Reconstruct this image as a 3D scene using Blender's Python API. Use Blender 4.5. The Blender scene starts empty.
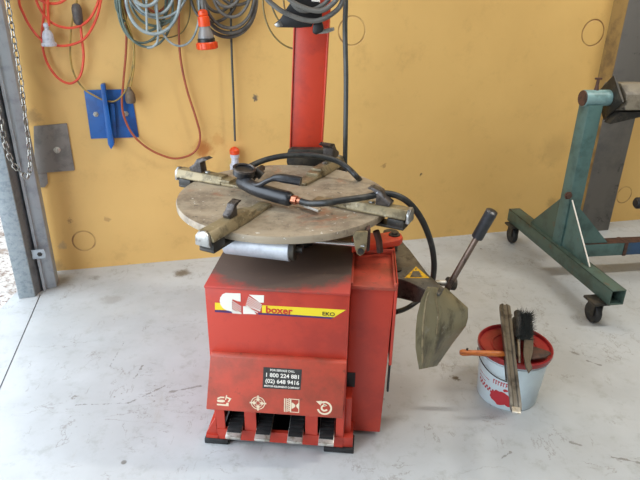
import bpy, bmesh, math, random
from mathutils import Vector, Matrix, Euler
from math import sin, cos, pi, radians
random.seed(7)
C = bpy.context.scene.collection
R = radians
# ------------------------------------------------------------------ camera
F = 565.0; PITCH = R(24.0); ROLL = R(1.0); CH = 1.4
cd = bpy.data.cameras.new('camera'); cam = bpy.data.objects.new('camera', cd); C.objects.link(cam)
cd.sensor_fit = 'HORIZONTAL'; cd.sensor_width = 36.0; cd.lens = 36.0*F/640.0; cd.clip_start = .02
CM = Matrix.Rotation(pi/2-PITCH, 3, 'X') @ Matrix.Rotation(ROLL, 3, 'Z')
CP = Vector((0, 0, CH))
cam.matrix_world = Matrix.Translation(CP) @ CM.to_4x4()
bpy.context.scene.camera = cam
# survey helpers: where the sight line through a photo point meets a real surface
def ray(px, py): return CM @ Vector(((px-320)/F, -(py-240)/F, -1))
def atz(px, py, z=0.0):
    d = ray(px, py); return CP + d*((z-CH)/d.z)
def aty(px, py, y):
    d = ray(px, py); return CP + d*(y/d.y)
def onpl(px, py, fr):
    n = fr.to_3x3() @ Vector((0, 0, 1)); p0 = fr.translation; d = ray(px, py)
    q = CP + d*((p0-CP).dot(n)/d.dot(n)); l = fr.inverted() @ q; return (l.x, l.y)
WA = atz(57, 271); WB = atz(622, 221)
wd = (WB-WA).normalized(); wn = Vector((wd.y, -wd.x, 0))
def wall(px, py, off=0.0):
    p0 = WA + wn*off; d = ray(px, py); return CP + d*((p0-CP).dot(wn)/d.dot(wn))
WFR = Matrix.Translation(WA) @ Matrix.Rotation(math.atan2(wd.y, wd.x), 4, 'Z')   # wall frame: x along, -y into room
def wfr(p, off=0):   # frame with x along wall, y up, z out of wall, at p
    M = Matrix.Rotation(math.atan2(wd.y, wd.x), 4, 'Z') @ Matrix.Rotation(pi/2, 4, 'X')
    M.translation = p; return M
# ------------------------------------------------------------------ materials
def lin(c):
    return tuple(((v/255)/12.92 if v/255 <= .04045 else ((v/255+.055)/1.055)**2.4) for v in c)
class NT:
    def __init__(s, name):
        s.m = bpy.data.materials.new(name); s.m.use_nodes = True; s.t = s.m.node_tree
        s.b = s.t.nodes['Principled BSDF']; s.tc = s.t.nodes.new('ShaderNodeTexCoord'); s.co = s.tc.outputs['Object']
    def n(s, k, **kw):
        x = s.t.nodes.new(k)
        for a, b in kw.items(): setattr(x, a, b)
        return x
    def l(s, a, b): s.t.links.new(a, b)
    def noise(s, scale, detail=4, rough=.6, stretch=None, dist=0):
        x = s.n('ShaderNodeTexNoise'); x.inputs['Scale'].default_value = scale; x.inputs['Detail'].default_value = detail
        x.inputs['Roughness'].default_value = rough; x.inputs['Distortion'].default_value = dist
        src = s.co
        if stretch:
            mp = s.n('ShaderNodeMapping'); mp.inputs['Scale'].default_value = stretch; s.l(src, mp.inputs[0]); src = mp.outputs[0]
        s.l(src, x.inputs['Vector']); return x.outputs[0]
    def ramp(s, v, lo, hi, a=0, b=1):
        x = s.n('ShaderNodeMapRange'); x.interpolation_type = 'SMOOTHSTEP'
        for i, q in ((1, lo), (2, hi), (3, a), (4, b)): x.inputs[i].default_value = q
        s.l(v, x.inputs[0]); return x.outputs[0]
    def math(s, op, a, b=None):
        x = s.n('ShaderNodeMath', operation=op)
        for i, q in ((0, a), (1, b)):
            if q is None: continue
            if isinstance(q, (int, float)): x.inputs[i].default_value = q
            else: s.l(q, x.inputs[i])
        return x.outputs[0]
    def mix(s, f, a, b):
        x = s.n('ShaderNodeMix', data_type='RGBA')
        if isinstance(f, (int, float)): x.inputs[0].default_value = f
        else: s.l(f, x.inputs[0])
        for i, q in ((6, a), (7, b)):
            if isinstance(q, tuple): x.inputs[i].default_value = (*lin(q), 1)
            else: s.l(q, x.inputs[i])
        return x.outputs[2]
    def dist(s, p):   # distance of object-space point
        x = s.n('ShaderNodeVectorMath', operation='DISTANCE'); s.l(s.co, x.inputs[0]); x.inputs[1].default_value = p; return x.outputs['Value']
    def bump(s, h, st=.3, d=.002):
        x = s.n('ShaderNodeBump'); x.inputs['Strength'].default_value = st; x.inputs['Distance'].default_value = d
        s.l(h, x.inputs['Height']); s.l(x.outputs[0], s.b.inputs['Normal'])
    def out(s, col, rough=.5, metal=0):
        if isinstance(col, tuple): s.b.inputs['Base Color'].default_value = (*lin(col), 1)
        else: s.l(col, s.b.inputs['Base Color'])
        if isinstance(rough, (int, float)): s.b.inputs['Roughness'].default_value = rough
        else: s.l(rough, s.b.inputs['Roughness'])
        s.b.inputs['Metallic'].default_value = metal; return s.m
def simple(name, c, c2=None, scale=20, rough=.5, metal=0, lo=.45, hi=.65, c3=None, s3=60, lo3=.6, hi3=.68, bump=0, stretch=None):
    t = NT(name); col = c
    if c2: col = t.mix(t.ramp(t.noise(scale, 5, .65, stretch), lo, hi), c, c2)
    if c3: col = t.mix(t.ramp(t.noise(s3, 5, .7), lo3, hi3), col, c3)
    if bump: t.bump(t.noise(scale*2, 5, .7), bump)
    return t.out(col, rough, metal)
M = {}
M['red'] = simple('red_paint', (186, 60, 42), (168, 52, 38), 6, .38, c3=(120, 40, 32), s3=38, lo3=.66, hi3=.76)
M['red_worn'] = simple('red_paint_scuffed', (184, 70, 50), (152, 66, 48), 9, .5, lo=.4, hi=.66, c3=(116, 58, 44), s3=26, lo3=.56, hi3=.72)
M['red_col'] = simple('red_paint_post', (190, 60, 36), (172, 54, 36), 10, .38, c3=(110, 38, 30), s3=30, lo3=.66, hi3=.75)
M['orange_red'] = simple('orange_red_paint', (206, 66, 38), (178, 58, 40), 20, .45)
t = NT('red_paint_greasy_top')
g = t.ramp(t.dist((-.02, .30, .6)), .20, .40, 1, 0)
nz = t.noise(9, 6, .7); f = t.ramp(t.math('ADD', t.math('MULTIPLY', g, .8), t.math('MULTIPLY', nz, 1.0)), .62, 1.0)
col = t.mix(f, (176, 58, 46), (92, 74, 64)); col = t.mix(t.ramp(t.noise(40, 4), .6, .7, 0, .5), col, (110, 84, 66))
M['red_top'] = t.out(col, .6)
M['black_rubber'] = simple('black_rubber', (30, 31, 32), (46, 46, 46), 30, .6)
M['hose'] = simple('black_hose_rubber', (34, 36, 36), (58, 58, 54), 25, .45)
M['grip'] = simple('black_plastic_grip', (28, 29, 32), (44, 45, 48), 30, .35)
M['dark'] = simple('dark_oily_steel', (44, 42, 38), (72, 66, 56), 18, .5, .3, c3=(98, 84, 66), s3=40, lo3=.6, hi3=.72)
M['darkbox'] = simple('black_cavity_shade_and_tool', (14, 13, 13), None)  # near-black: shade inside the openings put into colour, also the oily tool head
M['armplate'] = simple('grey_oily_arm_steel', (80, 78, 72), (108, 103, 92), 10, .45, .3, c3=(44, 42, 38), s3=22, lo3=.52, hi3=.68)
t = NT('worn_turntable_steel')
c = t.mix(t.ramp(t.noise(7, 6, .7), .38, .62), (164, 150, 128), (122, 109, 92))
c = t.mix(t.ramp(t.noise(30, 5, .7), .48, .66, 0, .7), c, (160, 148, 128))
c = t.mix(t.ramp(t.noise(4.5, 5, .7, None, .6), .58, .68, 0, .6), c, (158, 96, 62))
c = t.mix(t.ramp(t.noise(55, 3, .6), .66, .71), c, (206, 202, 192))
c = t.mix(t.ramp(t.noise(42, 3, .8), .30, .36, .8, 0), c, (62, 54, 46))
M['table'] = t.out(c, .55, .15); t.bump(t.noise(60, 4), .25, .001)
M['clamp'] = simple('brass_brown_worn_steel', (140, 126, 96), (98, 88, 66), 22, .42, .35, c3=(184, 174, 150), s3=34, lo3=.60, hi3=.70, bump=.2)
M['steel'] = simple('bare_steel', (168, 168, 164), (118, 114, 108), 30, .32, .8)
M['lightsteel'] = simple('bright_worn_steel', (198, 196, 188), (150, 144, 130), 40, .35, .6)
M['chrome'] = simple('chrome', (225, 225, 225), None, rough=.12, metal=1)
M['alu'] = simple('brushed_aluminium_tube', (196, 200, 206), (172, 176, 182), 12, .42, .35)
M['jaw'] = simple('jaw_steel_dark', (84, 78, 74), (50, 45, 42), 40, .4, .5, c3=(160, 160, 166), s3=50, lo3=.6, hi3=.7)
M['rustbrown'] = simple('rusty_brown_steel', (82, 54, 42), (52, 38, 32), 30, .7)
M['copper'] = simple('copper_fitting', (176, 112, 84), (130, 80, 60), 60, .35, .7)
M['white'] = simple('white_print', (232, 226, 214), None, rough=.5)
M['cream'] = simple('cream_print', (226, 208, 178), None, rough=.5)
M['yellow'] = simple('yellow_print', (232, 206, 38), None, rough=.4)
M['navy'] = simple('navy_print', (66, 40, 92), None, rough=.4)
M['redprint'] = simple('red_print', (196, 52, 30), None, rough=.4)
M['blackprint'] = simple('black_print', (30, 28, 26), None, rough=.4)
M['sticker'] = simple('black_sticker', (48, 46, 44), (60, 56, 52), 60, .45)
M['shoe'] = simple('worn_blade_steel', (142, 134, 106), (88, 82, 64), 13, .42, .4, c3=(150, 146, 128), s3=16, lo3=.58, hi3=.72, stretch=(1, 1, .5))
M['sticker_y'] = simple('yellow_warning_sticker', (222, 176, 24), (170, 128, 30), 60, .5)
M['rod'] = simple('brown_steel_rod', (110, 92, 80), (70, 58, 50), 30, .35, .6)
M['galv'] = simple('galvanised_steel', (150, 160, 164), (128, 140, 146), 60, .45, .35, c3=(170, 176, 178), s3=14, lo3=.5, hi3=.7)
M['galv_dark'] = simple('shaded_galvanised_recess', (118, 124, 128), (98, 104, 110), 20, .55, .3)  # darker copy of the galvanised steel, shade of the recess put into the colour
M['galv2'] = simple('pale_grey_guide', (158, 166, 170), (140, 148, 154), 20, .5, .2)
M['chain'] = simple('galvanised_chain', (150, 148, 140), (100, 98, 92), 60, .35, .7)
M['plate_grey'] = simple('dull_grey_plate', (128, 124, 118), (108, 105, 100), 14, .6, .1)
M['blue'] = simple('blue_paint', (22, 88, 158), (20, 72, 134), 12, .42)
M['blue_dark'] = simple('blue_tube_paint', (42, 72, 104), (50, 70, 82), 12, .5)
M['cord_orange'] = simple('orange_cord', (214, 76, 48), (196, 66, 46), 20, .45)
M['cord_rust'] = simple('dusty_red_cord', (160, 82, 50), (142, 72, 50), 20, .5)
M['cord_yellow'] = simple('dirty_yellow_cord', (160, 132, 62), (120, 104, 60), 20, .5)
M['cord_olive'] = simple('olive_cord', (112, 98, 50), (88, 80, 46), 20, .5)
M['cord_blue'] = simple('pale_blue_grey_hose', (148, 160, 160), (118, 132, 132), 16, .45)
M['cord_green'] = simple('green_grey_hose', (96, 112, 102), (76, 92, 84), 16, .5)
M['cord_grey'] = simple('grey_cable', (98, 96, 90), (72, 72, 68), 12, .5)
M['cord_dgrey'] = simple('dark_grey_cable', (70, 72, 68), (54, 56, 52), 12, .5)
M['plug_white'] = simple('grey_white_plug', (186, 188, 196), (160, 162, 170), 60, .4)
M['plug_dark'] = simple('dusty_dark_plug', (74, 68, 64), (94, 86, 78), 60, .6)
M['plug_brown'] = simple('dusty_brown_plug', (104, 88, 68), (82, 70, 56), 60, .6)
M['plug_orange'] = simple('orange_plug_plastic', (222, 78, 30), (198, 62, 28), 30, .35)
t = NT('clear_plastic'); t.b.inputs['Transmission Weight'].default_value = .55; M['clear'] = t.out((168, 168, 168), .25)
M['teal'] = simple('teal_paint', (80, 110, 106), (62, 88, 84), 8, .42, c3=(92, 84, 66), s3=24, lo3=.62, hi3=.72)
M['teal_dirty'] = simple('teal_paint_grimy', (72, 92, 82), (60, 74, 64), 9, .5, c3=(96, 78, 60), s3=18, lo3=.58, hi3=.7)
M['teal_light'] = simple('pale_teal_paint', (126, 158, 158), (100, 130, 128), 18, .38)
M['cast_grey'] = simple('grimy_cast_grey', (122, 114, 98), (84, 76, 64), 8, .5, c3=(56, 50, 42), s3=12, lo3=.58, hi3=.66)
M['beam_side'] = simple('ochre_painted_flange', (150, 122, 72), (112, 90, 58), 5, .6)
M['beam_grey'] = simple('grey_painted_column', (102, 98, 92), (86, 84, 80), 4, .55, c3=(66, 64, 60), s3=7, lo3=.6, hi3=.68)
M['bucket'] = simple('white_bucket_plastic', (198, 212, 216), (186, 200, 206), 6, .35)
M['lid'] = simple('red_lid_plastic', (146, 34, 36), (126, 28, 30), 14, .32, c3=(206, 160, 140), s3=30, lo3=.70, hi3=.74)
M['bucket_red'] = simple('red_bucket_print', (176, 44, 52), None, rough=.4)
M['wood_o'] = simple('orange_handle_wood', (190, 106, 44), (150, 76, 34), 30, .4, stretch=(1, 8, 8))
M['lever'] = simple('dull_lever_steel', (106, 102, 94), (66, 62, 56), 20, .38, .5)
M['brush'] = simple('black_bristles', (26, 30, 28), None, rough=.8)
M['wood_d'] = simple('grimy_brush_wood', (92, 80, 64), (70, 62, 50), 20, .7)
M['conc'] = None
# floor
def specks(t, scale, thr, w=.02):
    v = t.n('ShaderNodeTexVoronoi'); v.inputs['Scale'].default_value = scale; t.l(t.co, v.inputs['Vector'])
    near = t.ramp(v.outputs['Distance'], thr, thr+w, 1, 0)
    return near, v.outputs['Color']
t = NT('white_painted_concrete')
c = t.mix(t.ramp(t.noise(1.6, 5, .6), .38, .64), (180, 184, 185), (168, 171, 171))
c = t.mix(t.ramp(t.noise(14, 6, .75), .50, .72, 0, .55), c, (146, 147, 142))
c = t.mix(t.ramp(t.noise(4, 7, .8, (1, .25, 1), .4), .60, .70, 0, .35), c, (156, 150, 138))
for sc_, w_, g0_, g1_, st_ in ((1.7, .0022, .50, .58, (1, .6, 1)), (3.1, .003, .52, .60, (.5, 1.2, 1)), (6.5, .006, .56, .64, (1.6, .5, 1))):
    cr = t.ramp(t.math('ABSOLUTE', t.math('SUBTRACT', t.noise(sc_, 7, .62, st_), .5)), w_*.3, w_*1.6, 1, 0)
    c = t.mix(t.math('MULTIPLY', cr, t.ramp(t.noise(sc_*1.3, 2, .5), g0_, g1_, 0, .5)), c, (120, 112, 104))
sp, spc = specks(t, 5.5, .035, .03)
gate = t.ramp(t.noise(3, 2), .45, .6)
c = t.mix(t.math('MULTIPLY', sp, gate), c, (84, 76, 64))
sp2, _ = specks(t, 19, .05, .04)
c = t.mix(t.math('MULTIPLY', sp2, t.ramp(t.noise(2.2, 3), .52, .66, 0, .7)), c, (104, 92, 76))
for (ax_, ay_, bx_, by_, w_) in ((570, 442, 580, 445, .006), (572, 352, 577, 354, .010), (612, 457, 640, 463, .003), (128, 403, 165, 386, .003), (76, 405, 128, 403, .002), (170, 392, 200, 386, .005), (110, 366, 124, 342, .002), (588, 361, 600, 365, .003), (420, 300, 424, 302, .006), (499, 460, 511, 452, .003), (582, 376, 584, 378, .005), (132, 383, 142, 366, .002)):
    A_ = atz(ax_, ay_); B_ = atz(bx_, by_); ab = B_-A_; L2 = ab.length
    vm = t.n('ShaderNodeVectorMath', operation='SUBTRACT'); t.l(t.co, vm.inputs[0]); vm.inputs[1].default_value = A_
    dt = t.n('ShaderNodeVectorMath', operation='DOT_PRODUCT'); t.l(vm.outputs[0], dt.inputs[0]); dt.inputs[1].default_value = ab/L2/L2
    cl_ = t.n('ShaderNodeClamp'); t.l(dt.outputs['Value'], cl_.inputs[0])
    sc2 = t.n('ShaderNodeVectorMath', operation='SCALE'); sc2.inputs[0].default_value = ab; t.l(cl_.outputs[0], sc2.inputs['Scale'])
    ds = t.n('ShaderNodeVectorMath', operation='DISTANCE'); t.l(vm.outputs[0], ds.inputs[0]); t.l(sc2.outputs[0], ds.inputs[1])
    dd = t.math('SUBTRACT', ds.outputs['Value'], t.math('MULTIPLY', t.math('SUBTRACT', t.noise(22, 5, .75), .5), .045))
    c = t.mix(t.ramp(dd, w_*.2, w_*1.2, .6, 0), c, (96, 90, 80))
wob = t.math('MULTIPLY', t.noise(26, 5, .75), .09)
for (px, py, r, s) in ((182, 273, .055, .9), (455, 378, .014, 1), (112, 300, .06, .3), (60, 283, .09, .5), (95, 278, .03, .5), (245, 448, .12, .12), (530, 351, .018, .8), (75, 396, .010, .8)):
    p = atz(px, py); d = t.math('SUBTRACT', t.dist(p), wob)
    c = t.mix(t.math('MULTIPLY', t.ramp(d, r*.3-.045, r-.04, 1, 0), s), c, (96, 86, 70))
M['floor'] = t.out(c, t.ramp(t.noise(8, 4), .3, .7, .42, .62)); t.bump(t.noise(70, 4), .12, .001)
t = NT('outside_concrete_litter')
c = t.mix(t.ramp(t.noise(5, 6, .75), .5, .6), (206, 202, 196), (160, 146, 134))
c = t.mix(t.ramp(t.noise(38, 5, .8), .52, .6), c, (128, 108, 98))
M['outside'] = t.out(c, .8)
# yellow wall (object origin at WA, x along wall, z up)
t = NT('yellow_painted_wall')
c = t.mix(t.ramp(t.noise(1.3, 5, .6), .35, .68), (216, 177, 106), (207, 168, 99))
c = t.mix(t.ramp(t.noise(5, 7, .75), .52, .72, 0, .45), c, (184, 146, 84))
c = t.mix(t.ramp(t.noise(11, 6, .8, (.4, 1, 1.6), .5), .64, .74, 0, .4), c, (150, 116, 74))
sp, _ = specks(t, 6, .022, .02)
c = t.mix(t.math('MULTIPLY', sp, t.ramp(t.noise(2, 2), .5, .6, 0, .8)), c, (92, 72, 50))
WI = WFR.inverted()
wob = t.math('MULTIPLY', t.noise(20, 5, .75), .10)
for (px, py, r, s, k) in ((203, 149, .06, .8, (170, 96, 30)), (218, 140, .04, .3, (180, 110, 40)), (33, 118, .05, .5, (120, 96, 66)), (62, 245, .02, .4, (120, 120, 116)), (256, 98, .016, .9, (80, 76, 74)), (421, 174, .010, .9, (40, 34, 26)), (384, 166, .012, .5, (110, 80, 50)), (70, 220, .012, .6, (110, 70, 44)), (108, 219, .010, .4, (120, 80, 50)), (552, 203, .05, .35, (110, 86, 56)), (55, 268, .06, .5, (120, 100, 74)), (555, 150, .13, .28, (150, 118, 70))):
    p = WI @ wall(px, py); d = t.math('SUBTRACT', t.dist(p), wob)
    c = t.mix(t.math('MULTIPLY', t.ramp(d, r*.3-.05, r-.045, 1, 0), s), c, k)
rings = None
for (px, py, r) in ((352, 31, .070), (593, 33, .070), (84, 241, .056), (624, 195, .055)):
    p = WI @ wall(px, py)
    d = t.math('ABSOLUTE', t.math('SUBTRACT', t.dist(p), r)); rg = t.ramp(d, .0015, .006, 1, 0)
    rings = rg if rings is None else t.math('MAXIMUM', rings, rg)
c = t.mix(t.math('MULTIPLY', rings, t.ramp(t.noise(7, 2), .35, .6, .25, .95)), c, (128, 88, 50))
ht = t.math('SUBTRACT', t.math('MULTIPLY', t.noise(40, 4), .12), rings)
M['wall'] = t.out(c, .55); t.bump(ht, .6, .004)
M['grey_wall'] = simple('grey_block_wall', (150, 146, 138), (136, 132, 124), 3, .8)
M['ceil'] = simple('pale_roof_sheet', (190, 190, 188), (176, 176, 174), 2, .6)
# ------------------------------------------------------------------ objects
WM = {}
I4 = Matrix.Identity(4)
def world(o): return WM.get(o.name, I4)
def place(o, parent, frame):
    C.objects.link(o); WM[o.name] = frame.copy()
    if parent: o.parent = parent; o.matrix_local = world(parent).inverted() @ frame
    else: o.matrix_world = frame
    return o
def tag(o, label=None, cat=None, group=None, kind=None):
    if label: o['label'] = label
    if cat: o['category'] = cat
    if group: o['group'] = group
    if kind: o['kind'] = kind
    return o
def obj(name, bm, mat, parent=None, frame=None, smooth=35, center=False):
    if frame is None: frame = world(parent) if parent else I4
    bmesh.ops.recalc_face_normals(bm, faces=bm.faces)
    if center:   # shift the origin to the base centre of the mesh
        xs = [v.co for v in bm.verts]
        c = Vector(((min(v.x for v in xs)+max(v.x for v in xs))/2, (min(v.y for v in xs)+max(v.y for v in xs))/2, min(v.z for v in xs)))
        bmesh.ops.translate(bm, verts=bm.verts, vec=-c); frame = frame @ Matrix.Translation(c)
    me = bpy.data.meshes.new(name); bm.to_mesh(me); bm.free()
    ms = mat if isinstance(mat, (list, tuple)) else [mat]
    for m in ms: me.materials.append(m if not isinstance(m, str) else M[m])
    if smooth:
        me.shade_smooth(); me.set_sharp_from_angle(angle=R(smooth))
    o = bpy.data.objects.new(name, me); return place(o, parent, frame)
def wobj(name, bm, mat, parent, smooth=35):
    """bm is in world coordinates, stored relative to the parent"""
    fr = world(parent); bmesh.ops.transform(bm, matrix=fr.inverted(), verts=bm.verts)
    return obj(name, bm, mat, parent, fr, smooth)
def empty(name, frame, label, cat, group=None):
    o = bpy.data.objects.new(name, None); o.empty_display_size = .1; place(o, None, frame); return tag(o, label, cat, group)
def NB(): return bmesh.new()
def T(x, y=None, z=None):
    return Matrix.Translation(x) if y is None else Matrix.Translation((x, y, z))
def RX(a): return Matrix.Rotation(R(a), 4, 'X')
def RY(a): return Matrix.Rotation(R(a), 4, 'Y')
def RZ(a): return Matrix.Rotation(R(a), 4, 'Z')
def box(bm, lo, hi, m=None, bev=.0, seg=2, mi=0):
    b = bmesh.new(); bmesh.ops.create_cube(b, size=1)
    s = [hi[i]-lo[i] for i in range(3)]; c = [(hi[i]+lo[i])/2 for i in range(3)]
    bmesh.ops.transform(b, matrix=T(c) @ Matrix.Diagonal((*s, 1)), verts=b.verts)
    if bev: bmesh.ops.bevel(b, geom=b.edges[:], offset=min(bev, min(s)*.45), segments=seg, affect='EDGES', profile=.5)
    for f in b.faces: f.material_index = mi
    merge(bm, b, m)
def merge(bm, b, m=None):
    if m is not None: bmesh.ops.transform(b, matrix=m, verts=b.verts)
    mp = {v: bm.verts.new(v.co) for v in b.verts}
    for f in b.faces:
        try:
            g = bm.faces.new([mp[v] for v in f.verts]); g.material_index = f.material_index
        except ValueError: pass
    b.free()
def prism(bm, pts, h, m=None, z0=0., bev=0, mi=0):
    """outline in local xy, from z0 to z0+h"""
    b = bmesh.new(); n = len(pts)
    lo = [b.verts.new((p[0], p[1], z0)) for p in pts]; hi = [b.verts.new((p[0], p[1], z0+h)) for p in pts]
    b.faces.new(lo[::-1]); b.faces.new(hi)
    for i in range(n): b.faces.new((lo[i], lo[(i+1) % n], hi[(i+1) % n], hi[i]))
    if bev:
        bmesh.ops.recalc_face_normals(b, faces=b.faces)
        bmesh.ops.bevel(b, geom=b.edges[:], offset=bev, segments=2, affect='EDGES', profile=.5)
    for f in b.faces: f.material_index = mi
    merge(bm, b, m)
def lathe(bm, prof, m=None, seg=32, mi=0, closed=False):
    b = bmesh.new(); rings = []
    for r, z in prof:
        if r < 1e-6: rings.append([b.verts.new((0, 0, z))])
        else: rings.append([b.verts.new((r*cos(2*pi*k/seg), r*sin(2*pi*k/seg), z)) for k in range(seg)])
    prs = list(zip(rings, rings[1:]))
    if closed: prs.append((rings[-1], rings[0]))
    for a, c in prs:
        for k in range(seg):
            q = (k+1) % seg
            if len(a) == 1 and len(c) == 1: continue
            if len(a) == 1: b.faces.new((a[0], c[q], c[k]))
            elif len(c) == 1: b.faces.new((a[k], a[q], c[0]))
            else: b.faces.new((a[k], a[q], c[q], c[k]))
    if not closed:
        for rg in (rings[0], rings[-1]):
            if len(rg) > 1: b.faces.new(rg)
    for f in b.faces: f.material_index = mi
    merge(bm, b, m)
def cyl(bm, a, c, r, r2=None, seg=24, bev=.0, mi=0):
    a = Vector(a); c = Vector(c); d = c-a; L = d.length; r2 = r if r2 is None else r2
    m = T(a) @ d.to_track_quat('Z', 'Y').to_matrix().to_4x4()
    pr = [(0, 0), (r-bev, 0), (r, bev), (r2, L-bev), (r2-bev, L), (0, L)] if bev else [(0, 0), (r, 0), (r2, L), (0, L)]
    lathe(bm, pr, m, seg, mi)
def catmull(P, n=8, closed=False):
    P = [Vector(p) for p in P]; out = []; N = len(P)
    rng = range(N) if closed else range(N-1)
    for i in rng:
        if closed: p0, p1, p2, p3 = P[i-1], P[i], P[(i+1) % N], P[(i+2) % N]
        else: p0, p1, p2, p3 = P[max(i-1, 0)], P[i], P[i+1], P[min(i+2, N-1)]
        for k in range(n):
            u = k/n; out.append(.5*((2*p1)+(p2-p0)*u+(2*p0-5*p1+4*p2-p3)*u*u+(3*p1-p0-3*p2+p3)*u**3))
    if not closed: out.append(P[-1])
    return out
def tube(bm, P, r, seg=8, n=8, smooth=True, closed=False, mi=0):
    pts = catmull(P, n, closed) if smooth else [Vector(p) for p in P]
    N = len(pts); b = bmesh.new(); rings = []
    up = None
    for i, p in enumerate(pts):
        if closed: d = pts[(i+1) % N]-pts[i-1]
        else: d = pts[min(i+1, N-1)]-pts[max(i-1, 0)]
        if d.length < 1e-9: d = Vector((0, 0, 1))
        d.normalize()
        if up is None:
            up = d.orthogonal().normalized()
        else:
            up = (up-d*up.dot(d));
            if up.length < 1e-6: up = d.orthogonal()
            up.normalize()
        s = d.cross(up); rr = r(i/(N-1)) if callable(r) else r
        rings.append([b.verts.new(p+(up*cos(2*pi*k/seg)+s*sin(2*pi*k/seg))*rr) for k in range(seg)])
    pr = list(zip(rings, rings[1:]))
    for a, c in pr:
        for k in range(seg): b.faces.new((a[k], a[(k+1) % seg], c[(k+1) % seg], c[k]))
    if closed:
        a, c = rings[-1], rings[0]   # match rotation of first ring
        off = min(range(seg), key=lambda o: sum((a[k].co-c[(k+o) % seg].co).length for k in range(seg)))
        for k in range(seg): b.faces.new((a[k], a[(k+1) % seg], c[(k+1+off) % seg], c[(k+off) % seg]))
    else:
        b.faces.new(rings[0]); b.faces.new(rings[-1])
    for f in b.faces: f.material_index = mi
    merge(bm, b)
def text(name, s, size, mat, parent, frame, bold=0.0, ext=.0004, align='CENTER', sx=1, shear=0):
    cu = bpy.data.curves.new(name, 'FONT'); cu.body = s; cu.size = size; cu.extrude = ext; cu.offset = bold
    cu.align_x = align; cu.align_y = 'CENTER'; cu.shear = shear; cu.resolution_u = 3
    tmp = bpy.data.objects.new(name, cu); C.objects.link(tmp)
    dg = bpy.context.evaluated_depsgraph_get(); me = bpy.data.meshes.new_from_object(tmp.evaluated_get(dg))
    bpy.data.objects.remove(tmp); bpy.data.curves.remove(cu)
    me.transform(Matrix.Diagonal((sx, 1, 1, 1))); me.materials.clear(); me.materials.append(M[mat])
    me.name = name; o = bpy.data.objects.new(name, me); return place(o, parent, frame)
def decal(name, polys, mat, parent, fr, lift=.0003, th=.0004):
    b = NB()
    for p in polys: prism(b, p, th, None, lift)
    return obj(name, b, mat, parent, fr, 0)

# ================================================================== SETTING
b = NB(); box(b, (-1.5, -3.2, -.15), (5.2, 5.2, 0)); tag(obj('floor', b, 'floor', smooth=0), kind='structure')
# joint groove along the doorway
j0 = atz(38, 300); j1 = atz(0, 388); jd = (j1-j0).normalized()
b = NB(); e = j1+jd*4.5; pn = Vector((-jd.y, jd.x, 0))
prism(b, [(j0-jd*.05+pn*.002).xy[:], (e+pn*.002).xy[:], (e-pn*.002).xy[:], (j0-jd*.05-pn*.002).xy[:]], .0008, None, .0)
tag(obj('trim_1', b, 'blackprint', smooth=0), kind='structure')
b = NB(); box(b, (-14, -6, -.17), (-1.5, 16, -.004)); tag(obj('ground_outside', b, 'outside', smooth=0), kind='structure')
b = NB(); box(b, (-.10, 0, -.1), (6.6, .2, 3.7)); tag(obj('wall_back', b, 'wall', None, WFR, 0), kind='structure')
b = NB(); box(b, (5.2, -3.2, 0), (5.4, 5.2, 3.7)); tag(obj('wall_right', b, 'grey_wall', smooth=0), kind='structure')
b = NB(); box(b, (-1.7, -3.4, 0), (5.2, -3.2, 3.7)); tag(obj('wall_front', b, 'grey_wall', smooth=0), kind='structure')
b = NB(); box(b, (-1.75, -3.2, 2.9), (-1.55, 2.6, 3.7)); box(b, (-1.75, -3.2, 0), (-1.55, -2.2, 2.9)); tag(obj('wall_left', b, 'grey_wall', smooth=0), kind='structure')
b = NB(); box(b, (-1.75, -3.4, 3.7), (5.4, 5.3, 3.8)); tag(obj('ceiling', b, 'ceil', smooth=0), kind='structure')
# roller-door guide at the left
ga, gb, gc, gd = atz(19, 299), atz(35.5, 297), atz(44, 290), atz(57, 287)
b = NB()
u = (gb-ga).normalized(); nrm = Vector((-u.y, u.x, 0))
prism(b, [p.xy[:] for p in (ga, gb, gb+nrm*.09, ga+nrm*.09)], 2.9, None, 0, bev=.004)
o = tag(obj('trim_2', b, 'galv'), kind='structure')
b = NB(); w0 = gb+nrm*.012
prism(b, [w0.xy[:], (gc-nrm*-.02).xy[:], (gc+nrm*.10).xy[:], (w0+nrm*.07).xy[:]], 2.9)
tag(obj('trim_3', b, 'galv_dark'), kind='structure')
b = NB(); prism(b, [p.xy[:] for p in (gc+nrm*.0, gd, gd+wn*-.06, gc-wn*.16)], 2.9, None, 0, bev=.003)
g2 = (gd-gc).normalized(); prism(b, [p.xy[:] for p in (gc-wn*-.012, gc+g2*.012-wn*-.012, gc+g2*.012, gc)], 2.9)
GUIDE = tag(obj('trim_4', b, 'galv2'), kind='structure')
# grey steel column on the right
ca, cb = atz(577, 232), atz(610, 231)
wx = lambda p: (WI @ p)
la, lb = wx(ca), wx(cb)
b = NB(); y0 = (la.y+lb.y)/2
box(b, (la.x, y0, 0), (lb.x, 0, 3.7), bev=.004); box(b, (la.x-.002, y0+.006, 0), (la.x+.002, 0, 3.7), mi=1)
tag(obj('trim_5', b, ['beam_grey', 'beam_side'], None, WFR), kind='structure')
# ================================================================== WALL THINGS
def bolt(bm, fr, r=.008, h=.006):
    lathe(bm, [(0, 0), (r*1.5, 0), (r*1.5, h*.25), (r, h*.3), (r, h), (0, h)], fr, 6)
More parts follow.
